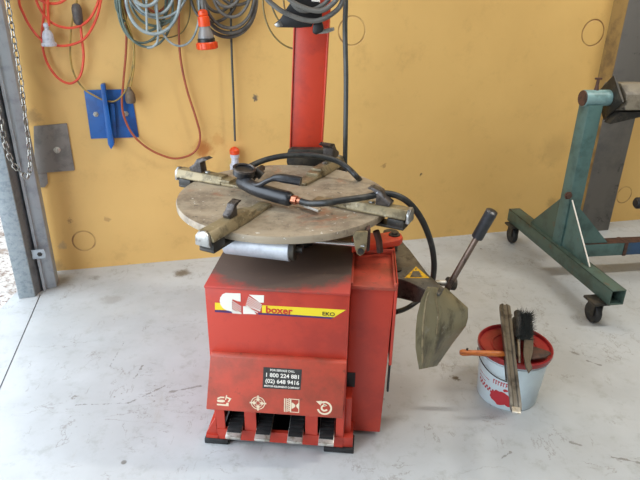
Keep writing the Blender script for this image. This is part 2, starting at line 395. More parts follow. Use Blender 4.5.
# grey steel plate
p = wall(53, 147); fr = wfr(p)
q = lambda L, off=0: [onpl(x, y, fr) for x, y in L]
root = empty('wall_plate', fr, 'grey square steel plate with a single silver bolt, on the wall beside the door guide', 'wall plate')
b = NB(); prism(b, q([(34, 126), (67, 123), (75, 170), (35, 173)]), .010, None, 0, bev=.002); obj('plate', b, 'plate_grey', root, fr)
b = NB(); prism(b, q([(35, 173), (47, 172), (48, 183), (45, 187), (36, 187)]), .006, None, 0); obj('tab', b, 'plate_grey', root, fr)
b = NB(); x, y = q([(57.5, 149.5)])[0]; lathe(b, [(0, .010), (.016, .010), (.016, .014), (.010, .018), (0, .019)], T(x, y, 0), 16); tag(obj('bolt', b, 'lightsteel', root, fr), 'silver round bolt head')
# blue cord bracket
p = wall(111, 115); fr = wfr(p)
root = empty('cord_bracket', fr, 'bright blue painted steel plate bracket bolted to the yellow wall, cords looped over it', 'bracket')
b = NB(); prism(b, q([(84, 90), (131, 89), (139, 137), (91, 138.5)]), .006, None, 0, bev=.001); obj('back_plate', b, 'blue', root, fr)
b = NB(); prism(b, q([(101.5, 83), (105.5, 82.5), (115, 142), (112, 147), (109, 142)]), .045, None, .006, bev=.002); obj('fin', b, 'blue', root, fr)
b = NB(); prism(b, q([(110, 102), (115, 103), (117, 135), (113, 137)]), .02, None, .006, bev=.002); obj('rib', b, 'blue', root, fr)
for x, y in ((96, 114), (126, 113.5)):
    b = NB(); xx, yy = q([(x, y)])[0]; bolt(b, T(xx, yy, .006), .009, .007); tag(obj('bolt', b, 'lightsteel', root, fr), 'pale bolt head')

def W(L, off=.03): return [wall(a[0], a[1], a[2] if len(a) > 2 else off) for a in L]
HOOKY = -95
def hook(name, px, py, label, off=.09):
    p = wall(px, py); b = NB(); a = wall(px, py, 0); m = wall(px, py, off)
    tube(b, [a, m, m+Vector((0, 0, .03))], .006, 8, smooth=False)
    f = wfr(p); lathe(b, [(0, 0), (.02, 0), (.02, .004), (0, .004)], f, 12)
    bmesh.ops.transform(b, matrix=f.inverted(), verts=b.verts)
    return tag(obj(name, b, 'steel', None, f), label, 'hook', 'hooks holding up the hung cords and coils')
def cord(name, lines, r, mat, label, cat='cord', seg=8, n=8, root=None, group=None):
    b = NB()
    for L in lines: tube(b, L, r, seg, n)
    if root: return wobj(name, b, mat, root)
    o = obj(name, b, mat, None, center=True); return tag(o, label, cat, group or 'thin coloured cords hanging on the yellow wall')
def drop(cx, w, ytop, ybot, off, k=14, skew=0, off2=None):
    out = []
    for i in range(k+1):
        t_ = 2*pi*i/k; f_ = (1-cos(t_))/2
        out.append((cx - w*sin(t_)*(.35+.65*f_) + skew*f_, ytop+(ybot-ytop)*f_, off+((off2-off) if off2 else 0)*i/k))
    return out
# --- orange extension cord (far left)
root = empty('extension_cord', wfr(wall(60, HOOKY, .05)), 'thin orange extension cord hanging in loose loops beside the chain, with a pale grey plug', 'extension cord', 'thin coloured cords hanging on the yellow wall')
hk = (62, HOOKY)
L = [W([hk, (30, -50), (19, -5), (24, 15), (34, 32), (45, 42), (57, 45.5), (70, 45), (84, 39), (94, 24), (100, 5), (103, -25), (90, -60), hk], .055),
     W([hk, (40, -50), (35, -8), (42, 12), (54, 24), (70, 28), (85, 23), (95, 10), (99, -10), (90, -50), (66, HOOKY)], .045),
     W([(58, HOOKY), (30, -60), (28, -20), (38, -2), (50, 3.5), (63, 1), (72, -12), (70, -50), (60, HOOKY)], .05),
     W([(60, HOOKY), (46, -40), (44, 10), (42, 38), (46, 60), (57, 77), (70, 83.5), (80, 76), (83.5, 58), (82, 40), (80.5, 26)], .035),
     W([(64, HOOKY), (52, -40), (48, 0), (49, 26)], .062)]
b = NB()
for l in L: tube(b, l, .0058, 8)
wobj('cord', b, 'cord_orange', root)
f = wfr(wall(49.5, 46, .062)) @ RX(-90)
b = NB(); lathe(b, [(0, 0), (.031, 0), (.033, .006), (.031, .013), (.025, .016), (.023, .05), (.017, .062), (.009, .068), (.009, .078), (.012, .082), (.012, .092), (.006, .098), (0, .098)], f, 20)
tag(wobj('plug', b, 'plug_white', root), 'pale grey bell-shaped plug')
b = NB(); f = wfr(wall(79, 25, .04)) @ RX(-90); lathe(b, [(0, 0), (.012, 0), (.020, .01), (.022, .04), (.022, .07), (.016, .085), (.007, .09), (0, .09)], f, 12)
tag(wobj('socket', b, 'plug_dark', root), 'dusty dark socket end')
hook('wall_hook', 62, HOOKY+2, 'steel hook carrying the orange extension cord above the door chain')
# --- yellow cord, hanging from the dark socket
root = empty('yellow_cord', wfr(wall(120, HOOKY, .05)), 'thin dirty yellow flex drooping from the orange cord across the blue bracket', 'cord', 'thin coloured cords hanging on the yellow wall')
b = NB(); tube(b, W([(80, -40), (77, 0), (74, 12), (71, 32), (70.5, 58), (75, 76), (84, 89), (95, 96), (105, 100.5), (115, 101), (124, 93), (130, 78), (134, 55), (132, 40), (125, 20), (121, 0), (122, -50), (124, HOOKY)], .03), .0042, 8)
tube(b, W([(131, 86), (134, 66), (134, 46), (130, 30), (125, 15), (122, -10), (124, HOOKY)], .045), .0042, 8)
wobj('flex', b, 'cord_yellow', root)
b = NB(); f = wfr(wall(131, 103, .045)) @ RX(-90); lathe(b, [(0, 0), (.020, 0), (.024, .012), (.023, .04), (.015, .058), (.008, .066), (.008, .075), (0, .075)], f, 14)
tag(wobj('plug', b, 'plug_brown', root), 'dusty brown plug')
# --- rust red cord
cord('red_cord', [W([(124, HOOKY), (123, -30), (126, 20), (126, 50), (123.5, 80), (122, 105), (126, 122), (134, 136), (146, 147), (160, 154.5), (175, 158.5), (190, 155), (198, 147), (200, 134), (195, 115), (187, 90), (181, 62), (179, 38), (178, 0), (170, -50), (158, HOOKY)], .028)], .0056, 'cord_rust', 'dusty red cord hanging in one deep loop to the right of the blue bracket')
# --- pale blue-grey hose coil
root = empty('hose_coil', wfr(wall(150, HOOKY, .08)), 'pale blue-grey hose coiled and hung above the blue bracket', 'hose')
b = NB()
tube(b, W(drop(150, 37, HOOKY, 34, .10, 16, 4, .09)), .0075, 8)
tube(b, W(drop(146, 24, HOOKY, 6, .11, 14, 0, .10)), .0075, 8)
tube(b, W(drop(148, 31, HOOKY, 15, .085, 14, 6, .07)), .0065, 8)
tube(b, W(drop(170, 30, HOOKY, 46, .075, 16, 10, .06)), .005, 8)
tube(b, W(drop(156, 42, HOOKY, 18, .07, 16, 2, .06)), .0055, 8)
tube(b, W([(146, HOOKY), (146, -30), (146.5, 10), (147, 32)], .095), .0055, 8)
tube(b, W([(154, HOOKY), (155, -30), (157, 10), (158, 38), (154, 46), (147, 48)], .09), .0055, 8)
obj1 = wobj('coils', b, 'cord_blue', root)
b = NB()
tube(b, W(drop(142, 36, HOOKY, 47, .06, 16, 6, .05)), .0055, 8)
tube(b, W(drop(140, 33, HOOKY, 43, .05, 16, 2, .045)), .0055, 8)
tube(b, W(drop(152, 36, HOOKY, 26, .055, 16, 4, .05)), .006, 8)
tube(b, W(drop(160, 30, HOOKY, 21, .065, 16, 4, .045)), .005, 8)
tube(b, W(drop(150, 30, HOOKY, 31, .045, 16, -3, .05)), .006, 8)
tube(b, W([(112, -60), (115, 0), (119, 14), (125, 22)], .05), .005, 8)
tag(wobj('back_coils', b, 'cord_green', root), 'green-grey turns behind')  # back turns in a darker green-grey than the front ones
hook('wall_hook', 150, HOOKY+2, 'steel hook carrying the pale blue-grey hose', .12)
cord('red_cord', [W(drop(150, 22, HOOKY, 12, .035, 14, 6, .03))], .006, 'cord_rust', 'dusty red cord turns showing inside the pale blue-grey hose coil')
cord('olive_cord', [W([(165, HOOKY), (186, -30), (190, 10), (184, 30), (172, 37), (160, 38), (150, 42)], .03)], .003, 'cord_olive', 'thin olive flex looping behind the pale hose coil')
# --- grey cable coil
root = empty('cable_coil', wfr(wall(225, HOOKY, .08)), 'thick grey cable coil hanging on the wall beside the orange industrial plug', 'cable', 'grey cable coils')
b = NB()
for cx, w, bot, off, rr, sk in ((226, 40, 37, .055, .0085, 2), (226, 38, 33, .07, .0085, 4), (226, 35, 28, .085, .008, 4), (229, 27, 17, .095, .0075, 3), (227, 22, 7, .10, .0075, 0), (231, 30, 5, .065, .007, 6), (222, 24, 12, .05, .007, -4), (221, 34, 22, .045, .007, -8)):
    tube(b, W(drop(cx, w, HOOKY, bot, off, 18, sk, off-.008)), rr, 8)
wobj('coils', b, 'cord_grey', root)
b = NB(); tube(b, W([(224, HOOKY), (231, -40), (231, 20), (232, 60), (234, 110), (235, 141)], .035), .0055, 8); wobj('tail', b, 'cord_dgrey', root)
b = NB(); f = wfr(wall(235.5, 172, .035)) @ RX(-90)
lathe(b, [(0, 0), (.024, 0), (.028, .006), (.028, .04), (.020, .05), (.018, .075), (.024, .08), (.024, .10), (0, .10)], f, 16); tag(wobj('coupling', b, 'plug_white', root), 'clear grey cable coupling')
b = NB(); lathe(b, [(0, .098), (.025, .098), (.026, .104), (.026, .120), (.018, .130), (.007, .136), (0, .136)], f, 16); tag(wobj('collar', b, 'plug_orange', root), 'orange collar nut')
hook('wall_hook', 225, HOOKY+2, 'steel hook carrying the thick grey cable', .12)
# --- orange industrial plug
root = empty('industrial_plug', wfr(wall(206, 49, .13)), 'chunky orange and clear industrial plug dangling between the two coils', 'plug')
f = wfr(wall(207.5, 49, .12)) @ RX(-90) @ RY(-4)
b = NB(); lathe(b, [(0, 0), (.044, 0), (.047, .004), (.047, .028), (.044, .032), (0, .032)], f, 28)
for k in range(14): box(b, (.044, -.003, .003), (.050, .003, .028), f @ RZ(k*360/14))
tag(wobj('locking_ring', b, 'plug_orange', root), 'orange ribbed locking ring')
b = NB(); lathe(b, [(0, .032), (.040, .032), (.040, .046), (.037, .05), (0, .05)], f, 28); wobj('seal', b, 'blackprint', root)
b = NB(); lathe(b, [(0, .05), (.037, .05), (.035, .066), (.027, .085), (.024, .10), (0, .10)], f, 28); tag(wobj('body', b, 'clear', root), 'clear smoky plastic body')
b = NB(); lathe(b, [(0, .10), (.026, .10), (.027, .104), (.026, .140), (.020, .145), (.023, .150), (.021, .165), (.010, .172), (0, .172)], f, 20); tag(wobj('gland', b, 'plug_orange', root), 'orange cable gland')
b = NB(); tube(b, W([(203, 9, .12), (203, -30, .12), (210, -70, .11), (225, HOOKY, .10)]), .0075, 8); wobj('lead', b, 'cord_grey', root)
# ================================================================== CHAIN
def link(m, L=.032, w=.018, r=.0028):
    b = bmesh.new(); P = []
    for k in range(12):
        a = 2*pi*k/12; P.append(Vector((cos(a)*w/2, 0, sin(a)*w/2 + (L-w)/2*(1 if sin(a) > 0 else -1))))
    tube(b, P, r, 5, 1, False, True); bmesh.ops.transform(b, matrix=m, verts=b.verts); return b
c_top = wall(5, -40, .30); c_top2 = wall(-8, 60, .30)
cl = [Vector((c_top.x, c_top.y, 2.86)), Vector((c_top.x, c_top.y, 2.0)), c_top] + W([(7, -5), (10, 15), (15, 45), (21, 80), (25, 115), (29, 145), (30, 168), (27.5, 177), (22, 173), (14, 165), (8, 152), (4, 138), (1, 122), (-3, 100), (-8, 60)], .30) + [Vector((c_top2.x, c_top2.y, 2.0)), Vector((c_top2.x, c_top2.y, 2.86))]
dense = catmull(cl, 30); acc = 0; b = NB(); k = 0; prev = dense[0]
for p in dense[1:]:
    acc += (p-prev).length
    if acc >= .0245:
        acc = 0; d = (p-prev).normalized()
        m = T(p) @ d.to_track_quat('Z', 'Y').to_matrix().to_4x4() @ RZ(90*(k % 2)+20); merge(b, link(m)); k += 1
    prev = p
o = obj('hand_chain', b, 'chain', center=True); tag(o, 'galvanised steel hand chain hanging in a loop against the roller door guide', 'chain')
# bracket with a hole low on the guide
p = atz(39, 291) ; fr = wfr(Vector((p.x-.0, p.y-.012, 0)))
fr = wfr(atz(46, 291)+Vector((0, -.02, 0)))
x0, z0 = onpl(33, 259, fr); x1, z1 = onpl(44, 249, fr)
b = NB(); prism(b, [(x0, z0), (x1, z0), (x1+.005, (z0+z1)/2), (x1, z1), (x0, z1)], .004, None, 0, bev=.001); root = obj('guide_bracket', b, 'galv2', GUIDE, fr)
b = NB(); bolt(b, T((x0+x1)/2+.006, (z0+z1)/2, .004), .008, .006); tag(obj('bolt', b, 'dark', root, fr), 'dark bolt')

# ================================================================== TYRE CHANGER
MM = T(-.125, 1.445, 0) @ RZ(-4.2)
TC = empty('tyre_changer', MM, 'red tyre changing machine with a round steel turntable, four pedals and a tall red post', 'tyre changer')
# main cabinet
b = NB()
box(b, (-.212, -.004, .345), (.215, .012, .597), bev=.003); box(b, (-.212, .0, .02), (-.202, .62, .594), bev=.002); box(b, (.205, .0, .02), (.215, .62, .594), bev=.002)
box(b, (-.205, .61, .02), (.212, .62, .594), bev=.002)
CAB = obj('cabinet', b, 'red', TC, MM)
b = NB(); box(b, (-.213, -.008, .591), (.216, .625, .6), bev=.003); obj('cabinet_top', b, 'red_top', TC, MM)
# rear side cabinet
b = NB(); box(b, (.216, .075, .02), (.348, .50, .578), bev=.003)
for v in b.verts:
    if v.co.x > .3 and v.co.z < .1: v.co.x -= .012
box(b, (.215, .02, .02), (.236, .078, .20), bev=.002); obj('side_cabinet', b, 'red', TC, MM)
b = NB(); box(b, (.214, .065, .575), (.355, .31, .586), bev=.002)
for lo, hi in (((.214, .065, .586), (.222, .31, .597)), ((.345, .065, .586), (.355, .31, .6)), ((.214, .30, .586), (.355, .31, .602))): box(b, lo, hi, bev=.002)
obj('tray', b, 'red_worn', TC, MM)
b = NB(); box(b, (.348, .072, .30), (.357, .45, .60), bev=.002); obj('side_door', b, 'red', TC, MM)
b = NB(); box(b, (.2165, .0735, .205), (.243, .0752, .262)); obj('slot_shade', b, 'darkbox', TC, MM)  # flat black box, the dark of an opening painted on the cabinet front
b = NB(); box(b, (.349, .09, .18), (.356, .11, .30), bev=.002); obj('hinge', b, 'black_rubber', TC, MM)
# base with pedal openings
b = NB()
zt = .19; vo = -.004
for u0, u1 in ((-.205, -.178), (-.112, -.074), (.088, .128), (.188, .212)): box(b, (u0, vo, .02), (u1, .006, zt))
box(b, (-.205, vo, .17), (.212, .006, zt)); box(b, (-.205, vo-.002, .02), (.212, .008, .062)); box(b, (-.205, vo, .15), (-.1, .006, .18)); 
prism(b, [(-.205, .02), (-.245, .02), (-.245, .035), (-.205, .11)], .012, RX(90), -.012)   # left foot flare
box(b, (.20, -.004, .02), (.245, .10, .06), bev=.002)
box(b, (-.245, -.006, .02), (-.2, .3, .032)); obj('base_frame', b, 'red', TC, MM)
b = NB(); box(b, (-.195, .13, .02), (.202, .14, .19)); box(b, (-.195, .006, .0201), (.202, .13, .022)); box(b, (-.195, .006, .186), (.202, .13, .19)); obj('pedal_cavity', b, 'darkbox', TC, MM)  # lining painted near-black to carry the shade behind the pedals
for u0, u1, v0 in ((-.25, -.17, -.012), (.15, .25, -.012), (-.25, -.17, .5), (.15, .25, .5)):
    b = NB(); box(b, (u0, v0, 0), (u1, v0+.07, .02), bev=.003); obj('rubber_foot', b, 'black_rubber', TC, MM)
# pedal housing
b = NB()
prof = [(-.022, .365), (-.053, .182), (-.045, .176), (0, .176), (0, .37), (-.012, .37)]
HM = Matrix(((0, 0, 1, 0), (1, 0, 0, 0), (0, 1, 0, 0), (0, 0, 0, 1)))
prism(b, prof, .431, HM, -.222, bev=.003)
for v in b.verts:
    k_ = (v.co.z-.18)/.185; u_ = (v.co.x+.222)/.431; v.co.x = (-.222+.017*k_) + u_*(.431-.012*k_)
obj('pedal_housing', b, 'red_worn', TC, MM)
HF = MM @ T(0, -.0225, .362) @ RX(80.4)    # housing face frame
def hp(L): return [onpl(x, y, HF) for x, y in L]
# phone sticker
b = NB(); prism(b, hp([(263.5, 367), (302, 369.5), (300.5, 390), (262.5, 388)]), .0004, None, .0002); ST = obj('phone_sticker', b, 'sticker', TC, HF, 0); tag(ST, 'black sticker with white phone numbers')
def htxt(s, x, y, size, bold=0, sx=1, par=ST):
    u_, v_ = onpl(x, y, HF); return text('lettering', s, size, 'white', par, HF @ T(u_, v_, .0007) @ RZ(-.6), bold, .0002, sx=sx)
htxt('FOR SERVICE CALL', 282.5, 370.8, .0095, .0002, .95)
htxt('1 800 224 881', 282.5, 376, .0185, .0004, 1.0)
htxt('(02) 648 9416', 282.2, 382, .0185, .0004, 1.0)
htxt('MOTOR EQUIPMENT COMPANY', 281.8, 387, .0082, .0002, .92)
# icons
def ring(cx, cy, r0, r1, a0=0, a1=360, k=28):
    P = [(cx+r1*cos(R(a0+(a1-a0)*i/k)), cy+r1*sin(R(a0+(a1-a0)*i/k))) for i in range(k+1)]
    Q = [(cx+r0*cos(R(a0+(a1-a0)*i/k)), cy+r0*sin(R(a0+(a1-a0)*i/k))) for i in range(k+1)]
    return [[P[i], P[i+1], Q[i+1], Q[i]] for i in range(k)]
def rect(cx, cy, w, h, a=0):
    c_, s_ = cos(R(a)), sin(R(a)); return [(cx+x*c_-y*s_, cy+x*s_+y*c_) for x, y in ((-w/2, -h/2), (w/2, -h/2), (w/2, h/2), (-w/2, h/2))]
S = .0031   # size of one photo pixel on this face, in metres
cx, cy = onpl(223.5, 401, HF)
ic = []
ic += [[(cx+(x)*S, cy+(y)*S) for x, y in P] for P in (
    [(-6.5, 3), (-3, 4.8), (1, 4.8), (1, 3.4), (-3, 3.2), (-5.6, 1.6)], [(-6.8, 1), (-1, 1.6), (1.6, .6), (1.4, -.8), (-1, -1.6), (-6, -1.4)],
    [(-6.8, -5), (5.2, -5.4), (5.2, -1.8), (3.2, -1.6), (2.4, -3.6), (-6.8, -3.4)], [(1.6, 1.6), (2.8, 6.8), (4, 6.8), (2.8, 1.6)],
    [(3.6, 5), (8.2, 3.6), (5.6, -1), (4.4, -.6), (5.8, 2.8), (3.4, 3.6)])]
decal('pedal_symbol', ic, 'cream', TC, HF)
cx, cy = onpl(258, 403, HF); ic = ring(cx, cy, 6.4*S, 7.2*S)
for a in range(0, 360, 90):
    for P in ([(8.4, .8), (8.4, -.8), (5, -.8), (5, -2.2), (2.0, 0), (5, 2.2), (5, .8)],):
        ic.append([(cx+(x*cos(R(a))-y*sin(R(a)))*S, cy+(x*sin(R(a))+y*cos(R(a)))*S) for x, y in P])
for a in (45, 135, 225, 315): ic += ring(cx+3.2*S*cos(R(a)), cy+3.2*S*sin(R(a)), 1.2*S, 1.7*S, 0, 360, 8)
decal('pedal_symbol', ic, 'cream', TC, HF)
cx, cy = onpl(291.5, 405.5, HF); ic = [rect(cx-7*S, cy, 1*S, 15*S), rect(cx-5.3*S, cy, .9*S, 15*S), rect(cx+3.2*S, cy+7.2*S, 9*S, .7*S), rect(cx+3.2*S, cy-7.2*S, 9*S, .7*S), rect(cx+7.4*S, cy, .7*S, 15*S), rect(cx-1.0*S, cy, 1.4*S, 15*S)]
for i in range(7):
    ic += [rect(cx-3.6*S, cy+(i*2.1-6.3)*S, 1.3*S, 1.3*S, 45), rect(cx-2.4*S, cy+(i*2.1-5.3)*S, 1.1*S, 1.1*S, 45)]
ic += [[(cx, cy-3.4*S), (cx+1.6*S, cy-3*S), (cx+3.8*S, cy-1*S), (cx+3.8*S, cy+1*S), (cx+1.6*S, cy+3*S), (cx, cy+3.4*S)], [(cx+7*S, cy-3.4*S), (cx+5.4*S, cy-1.6*S), (cx+4.6*S, cy), (cx+5.4*S, cy+1.6*S), (cx+7*S, cy+3.4*S)]]
decal('pedal_symbol', ic, 'cream', TC, HF)
cx, cy = onpl(324.5, 408, HF); ic = ring(cx, cy, 5.8*S, 7.6*S, -165, 130) + ring(cx, cy, 2.0*S, 3.8*S, 60, 330)
ic += [[(cx-8.6*S, cy+7*S), (cx-3*S, cy+7.8*S), (cx-4*S, cy+2.6*S)], [(cx-1.5*S, cy+5.4*S), (cx+2.8*S, cy+3.2*S), (cx-.6*S, cy+1.4*S)]]
decal('pedal_symbol', ic, 'cream', TC, HF)
# logo band on the cabinet face
CF = MM @ T(0, -.0041, 0) @ RX(90)
LG = lambda L: [onpl(195+x/8, 280+y/8, CF) for x, y in L]
def cpt(L): return [onpl(x, y, CF) for x, y in L]
decal('logo_band', [cpt([(215, 302.5), (222, 303), (230, 310.0), (215, 309.6)]), cpt([(262, 305.2), (346, 309.8), (334, 317.2), (262, 312.6)])], 'yellow', TC, CF, .0002)
decal('logo_underline', [cpt([(215, 310), (233, 310.8), (233, 313), (215, 312)]), cpt([(258, 312.6), (334, 317.3), (331, 318.8), (258, 314.4)])], 'navy', TC, CF, .0002)
G = [LG([(245, 102), (364, 106), (366, 172), (340, 168), (300, 152), (296, 178), (300, 264), (292, 250), (250, 240), (222, 222), (204, 195), (198, 165), (203, 138), (220, 114)]), LG([(300, 236), (372, 262), (372, 271), (300, 265)])]
for i in range(6):
    y = 166+i*16; G.append(LG([(300, y), (370, y+46), (370, y+52), (300, y+6)]) if i < 4 else LG([(300, y), (300+70-(i-3)*22, y+46-(i-3)*15), (300+70-(i-3)*22, y+52-(i-3)*15), (300, y+6)]))
G += [LG([(432, 117), (552, 121), (550, 180), (515, 180), (478, 150)]), LG([(385, 208), (425, 210), (465, 240), (492, 273), (385, 270)])]
for i in range(7):
    x0_, y0_ = 426-i*4, 130+i*13; x1_, y1_ = 536-i*3, 196+i*11
    if i > 4: x1_, y1_ = 520-(i-5)*16, 245+(i-5)*12
    G.append(LG([(x0_, y0_), (x1_, y1_), (x1_, y1_+6), (x0_, y0_+6)]))
decal('logo', G, 'white', TC, CF, .0007)
def ctxt(s, x, y, size, mat, bold, sx, ang): u_, v_ = onpl(x, y, CF); text('lettering', s, size, mat, TC, CF @ T(u_, v_, .0014) @ RZ(ang), bold, .0002, sx=sx)
ctxt('boxer', 279, 310.4, .031, 'redprint', .0009, 1.06, -1)
ctxt('EKO', 328.5, 314, .0175, 'blackprint', .0002, 1.1, -1)
# pedals
for uc in (-.143, -.048, .058, .159):
    b = NB(); m = T(uc, .040, .078) @ RX(8)
    box(b, (-.025, -.085, -.004), (.025, .08, .004), m, bev=.002); box(b, (-.025, -.089, -.007), (.025, -.083, .004), m, bev=.002)
    pd = obj('pedal', b, 'lightsteel', TC, MM)
    b = NB()
    box(b, (-.023, -.070, .004), (.023, .06, .0065), m)
    for i in range(6): box(b, (-.023, -.066+i*.016, .0065), (.023, -.058+i*.016, .010), m)
    tag(obj('tread', b, 'black_rubber', pd, MM), 'black ribbed rubber tread')
# turntable
TCN = MM @ T(-.029, .390, 0)
b = NB()
lathe(b, [(0, .700), (.10, .700), (.10, .722), (.35, .724), (.362, .728), (.363, .744), (.360, .750), (0, .750)], None, 96)
TT = obj('turntable', b, 'table', TC, TCN)
for a in (15, 105, 195, 285):     # slots for the slides
    pass
b = NB(); lathe(b, [(0, .598), (.13, .598), (.135, .61), (.12, .63), (.125, .645), (.105, .665), (.10, .70), (0, .70)], None, 40); tag(obj('boot', b, 'black_rubber', TC, TCN), 'black rubber boot under the turntable')
b = NB(); lathe(b, [(0, .749), (.03, .749), (.03, .753), (.024, .756), (0, .756)], None, 24); obj('centre_cap', b, 'dark', TC, TCN)
# clamps
def clamp_meshes():
    out = []
    b = NB()
    pts = [(-.032, 0), (.032, 0), (.032, .008), (.018, .030), (-.018, .030), (-.032, .008)]
    m = Matrix(((0, 0, 1, 0), (1, 0, 0, 0), (0, 1, 0, 0), (0, 0, 0, 1)))
    prism(b, pts, .20, T(.225, 0, .751) @ m, 0, bev=.003)
    # tapered tongue running in towards the centre
    prism(b, [(.10, -.022), (.235, -.030), (.235, .030), (.10, .022)], .010, T(0, 0, .751), 0, bev=.002)
    prism(b, [(.19, -.024), (.24, -.028), (.24, .028), (.19, .024)], .020, T(0, 0, .753), 0, bev=.004)
    out.append(('clamp', b, 'clamp'))
    b = NB(); prism(b, [(-.026, .738), (.026, .738), (.022, .772), (.008, .786), (-.012, .782), (-.024, .768)], .012, T(.424, 0, 0) @ m, 0, bev=.003); out.append(('end_lip', b, 'steel'))
    b = NB(); box(b, (.27, -.026, .714), (.42, .026, .724), bev=.003); box(b, (.364, -.026, .722), (.42, .026, .748), bev=.004); out.append(('carriage', b, 'dark'))
    b = NB()
    prism(b, [(-.03, 0), (.022, 0), (.028, .014), (.004, .030), (-.012, .052), (-.044, .060), (-.050, .052), (-.026, .038)], .036, T(.355, .018, .781) @ RX(90), 0, bev=.002)
    for i in range(5): prism(b, [(-.050, .050), (-.062, .056), (-.044, .061)], .005, T(.355, .018-i*.0078, .781) @ RX(90), 0)
    out.append(('jaw', b, 'jaw'))
    b = NB(); lathe(b, [(0, 0), (.010, 0), (.010, .006), (0, .008)], T(.30, 0, .780), 6); out.append(('bolt', b, 'steel'))
    return out
first = None; kids = []
frc = TCN @ RZ(68) @ T(.015, 0, 0)
for nm, b, mt in clamp_meshes():
    if first is None: first = obj(nm, b, mt, TC, frc)
    else: kids.append(obj(nm, b, mt, first, frc))
JAW = next(k for k in kids if k.name.startswith('jaw'))
JAW.matrix_local = T(.0, 0, .012) @ T(.355, 0, .781) @ Matrix.Scale(1.15, 4) @ T(-.355, 0, -.781)
for a, jx, js in ((158, -.01, .95), (248, -.055, .72), (338, -.01, .9)):
    c2 = first.copy(); C.objects.link(c2); c2.parent = TC; f2 = TCN @ RZ(a) @ T(.02, 0, 0); c2.matrix_local = world(TC).inverted() @ f2; WM[c2.name] = f2
    for kd in kids:
        d2 = kd.copy(); C.objects.link(d2); d2.parent = c2; d2.matrix_local = (T(jx, 0, 0) @ T(.355, 0, .781) @ Matrix.Scale(js, 4) @ T(-.355, 0, -.781)) if kd is JAW else I4
# air cylinder, rod, brackets under the table
b = NB(); cyl(b, (-.285, 1.568, .690), (-.085, 1.522, .690), .036, bev=.002); tag(wobj('air_cylinder', b, 'alu', TC), 'pale aluminium air cylinder')
b = NB(); cyl(b, (-.086, 1.522, .694), (-.07, 1.519, .694), .036, bev=.002); cyl(b, (-.07, 1.519, .694), (-.05, 1.515, .694), .012); wobj('cylinder_end', b, 'dark', TC)
b = NB(); cyl(b, (-.075, 1.585, .694), (.135, 1.562, .690), .0085); tag(wobj('piston_rod', b, 'chrome', TC), 'chrome piston rod')
b = NB(); cyl(b, (-.07, 1.62, .712), (.12, 1.60, .708), .007); tag(wobj('link_rod', b, 'rod', TC), 'brown rusty link rod')
b = NB()
f = Matrix.Translation(aty(360, 243, 1.555)) @ RX(90); qq = lambda L: [onpl(x, y, f) for x, y in L]
prism(b, qq([(352, 232), (368, 232), (366.5, 248), (364, 254), (360, 256), (357, 254), (355, 248)]), .012, f, -.012, bev=.001); wobj('hanger', b, 'clamp', TC)
b = NB(); lathe(b, [(0, 0), (.010, 0), (.010, .006), (0, .007)], f @ T(*qq([(360.5, 251)])[0], 0), 12); wobj('hanger_bolt', b, 'dark', TC)
b = NB(); prism(b, qq([(367, 231), (371, 231), (370, 252), (367, 254)]), .06, f, -.072); wobj('hanger_web', b, 'rustbrown', TC)
b = NB(); tube(b, [aty(376, 231, 1.68), aty(379, 241, 1.68), aty(380, 252, 1.68)], .011, 8, smooth=False); wobj('strut', b, 'rustbrown', TC)
# red pivot lug behind
b = NB(); f = T(0, 0, .585); pq = lambda L, z: [atz(x, y, z).xy[:] for x, y in L]
prism(b, pq([(352, 236), (372, 234), (394, 231), (401, 233), (403, 237), (400, 240), (385, 243), (352, 247)], .625), .022, None, .603, bev=.003); wobj('pivot_lug', b, 'orange_red', TC)
b = NB(); cc = atz(394.5, 235, .625); lathe(b, [(0, 0), (.020, 0), (.020, .004), (.012, .005), (.012, .012), (0, .013)], T(cc.x, cc.y, .625), 12); wobj('pivot_bolt', b, 'dark', TC)
b = NB(); cyl(b, (.255, 1.87, .30), (.255, 1.87, .604), .028); wobj('pivot_pin', b, 'dark', TC)
# post
PM = T(-.082, 2.26, .35) @ RZ(-2) @ RY(2.2)
b = NB()
box(b, (-.062, .006, 0), (.062, .126, 1.38), bev=.004); box(b, (-.067, 0, 0), (-.061, .13, 1.38), bev=.002); box(b, (.061, 0, 0), (.067, .13, 1.38), bev=.002)
obj('post', b, 'red_col', TC, PM)
b = NB(); box(b, (-.11, 2.27, .02), (.12, 2.45, .42), bev=.004); wobj('post_foot', b, 'red', TC)
b = NB(); box(b, (-.19, 2.1, .02), (.19, 2.28, .35), bev=.004); wobj('rear_housing', b, 'red', TC)
b = NB()
x0 = aty(287, 155, 2.24); x1 = aty(329, 155, 2.24)
prism(b, [(x0.x+.006, .735), (x0.x, .76), (x0.x+.004, .80), (x0.x+.02, .812), (x1.x, .812), (x1.x, .735)], .045, T(0, 2.25, 0) @ RX(90), 0, bev=.003); wobj('post_yoke', b, 'dark', TC)
for xa in (x0.x+.02, x1.x-.05):
    b = NB(); box(b, (xa, 2.235, .40), (xa+.03, 2.27, .74)); wobj('yoke_leg', b, 'dark', TC)
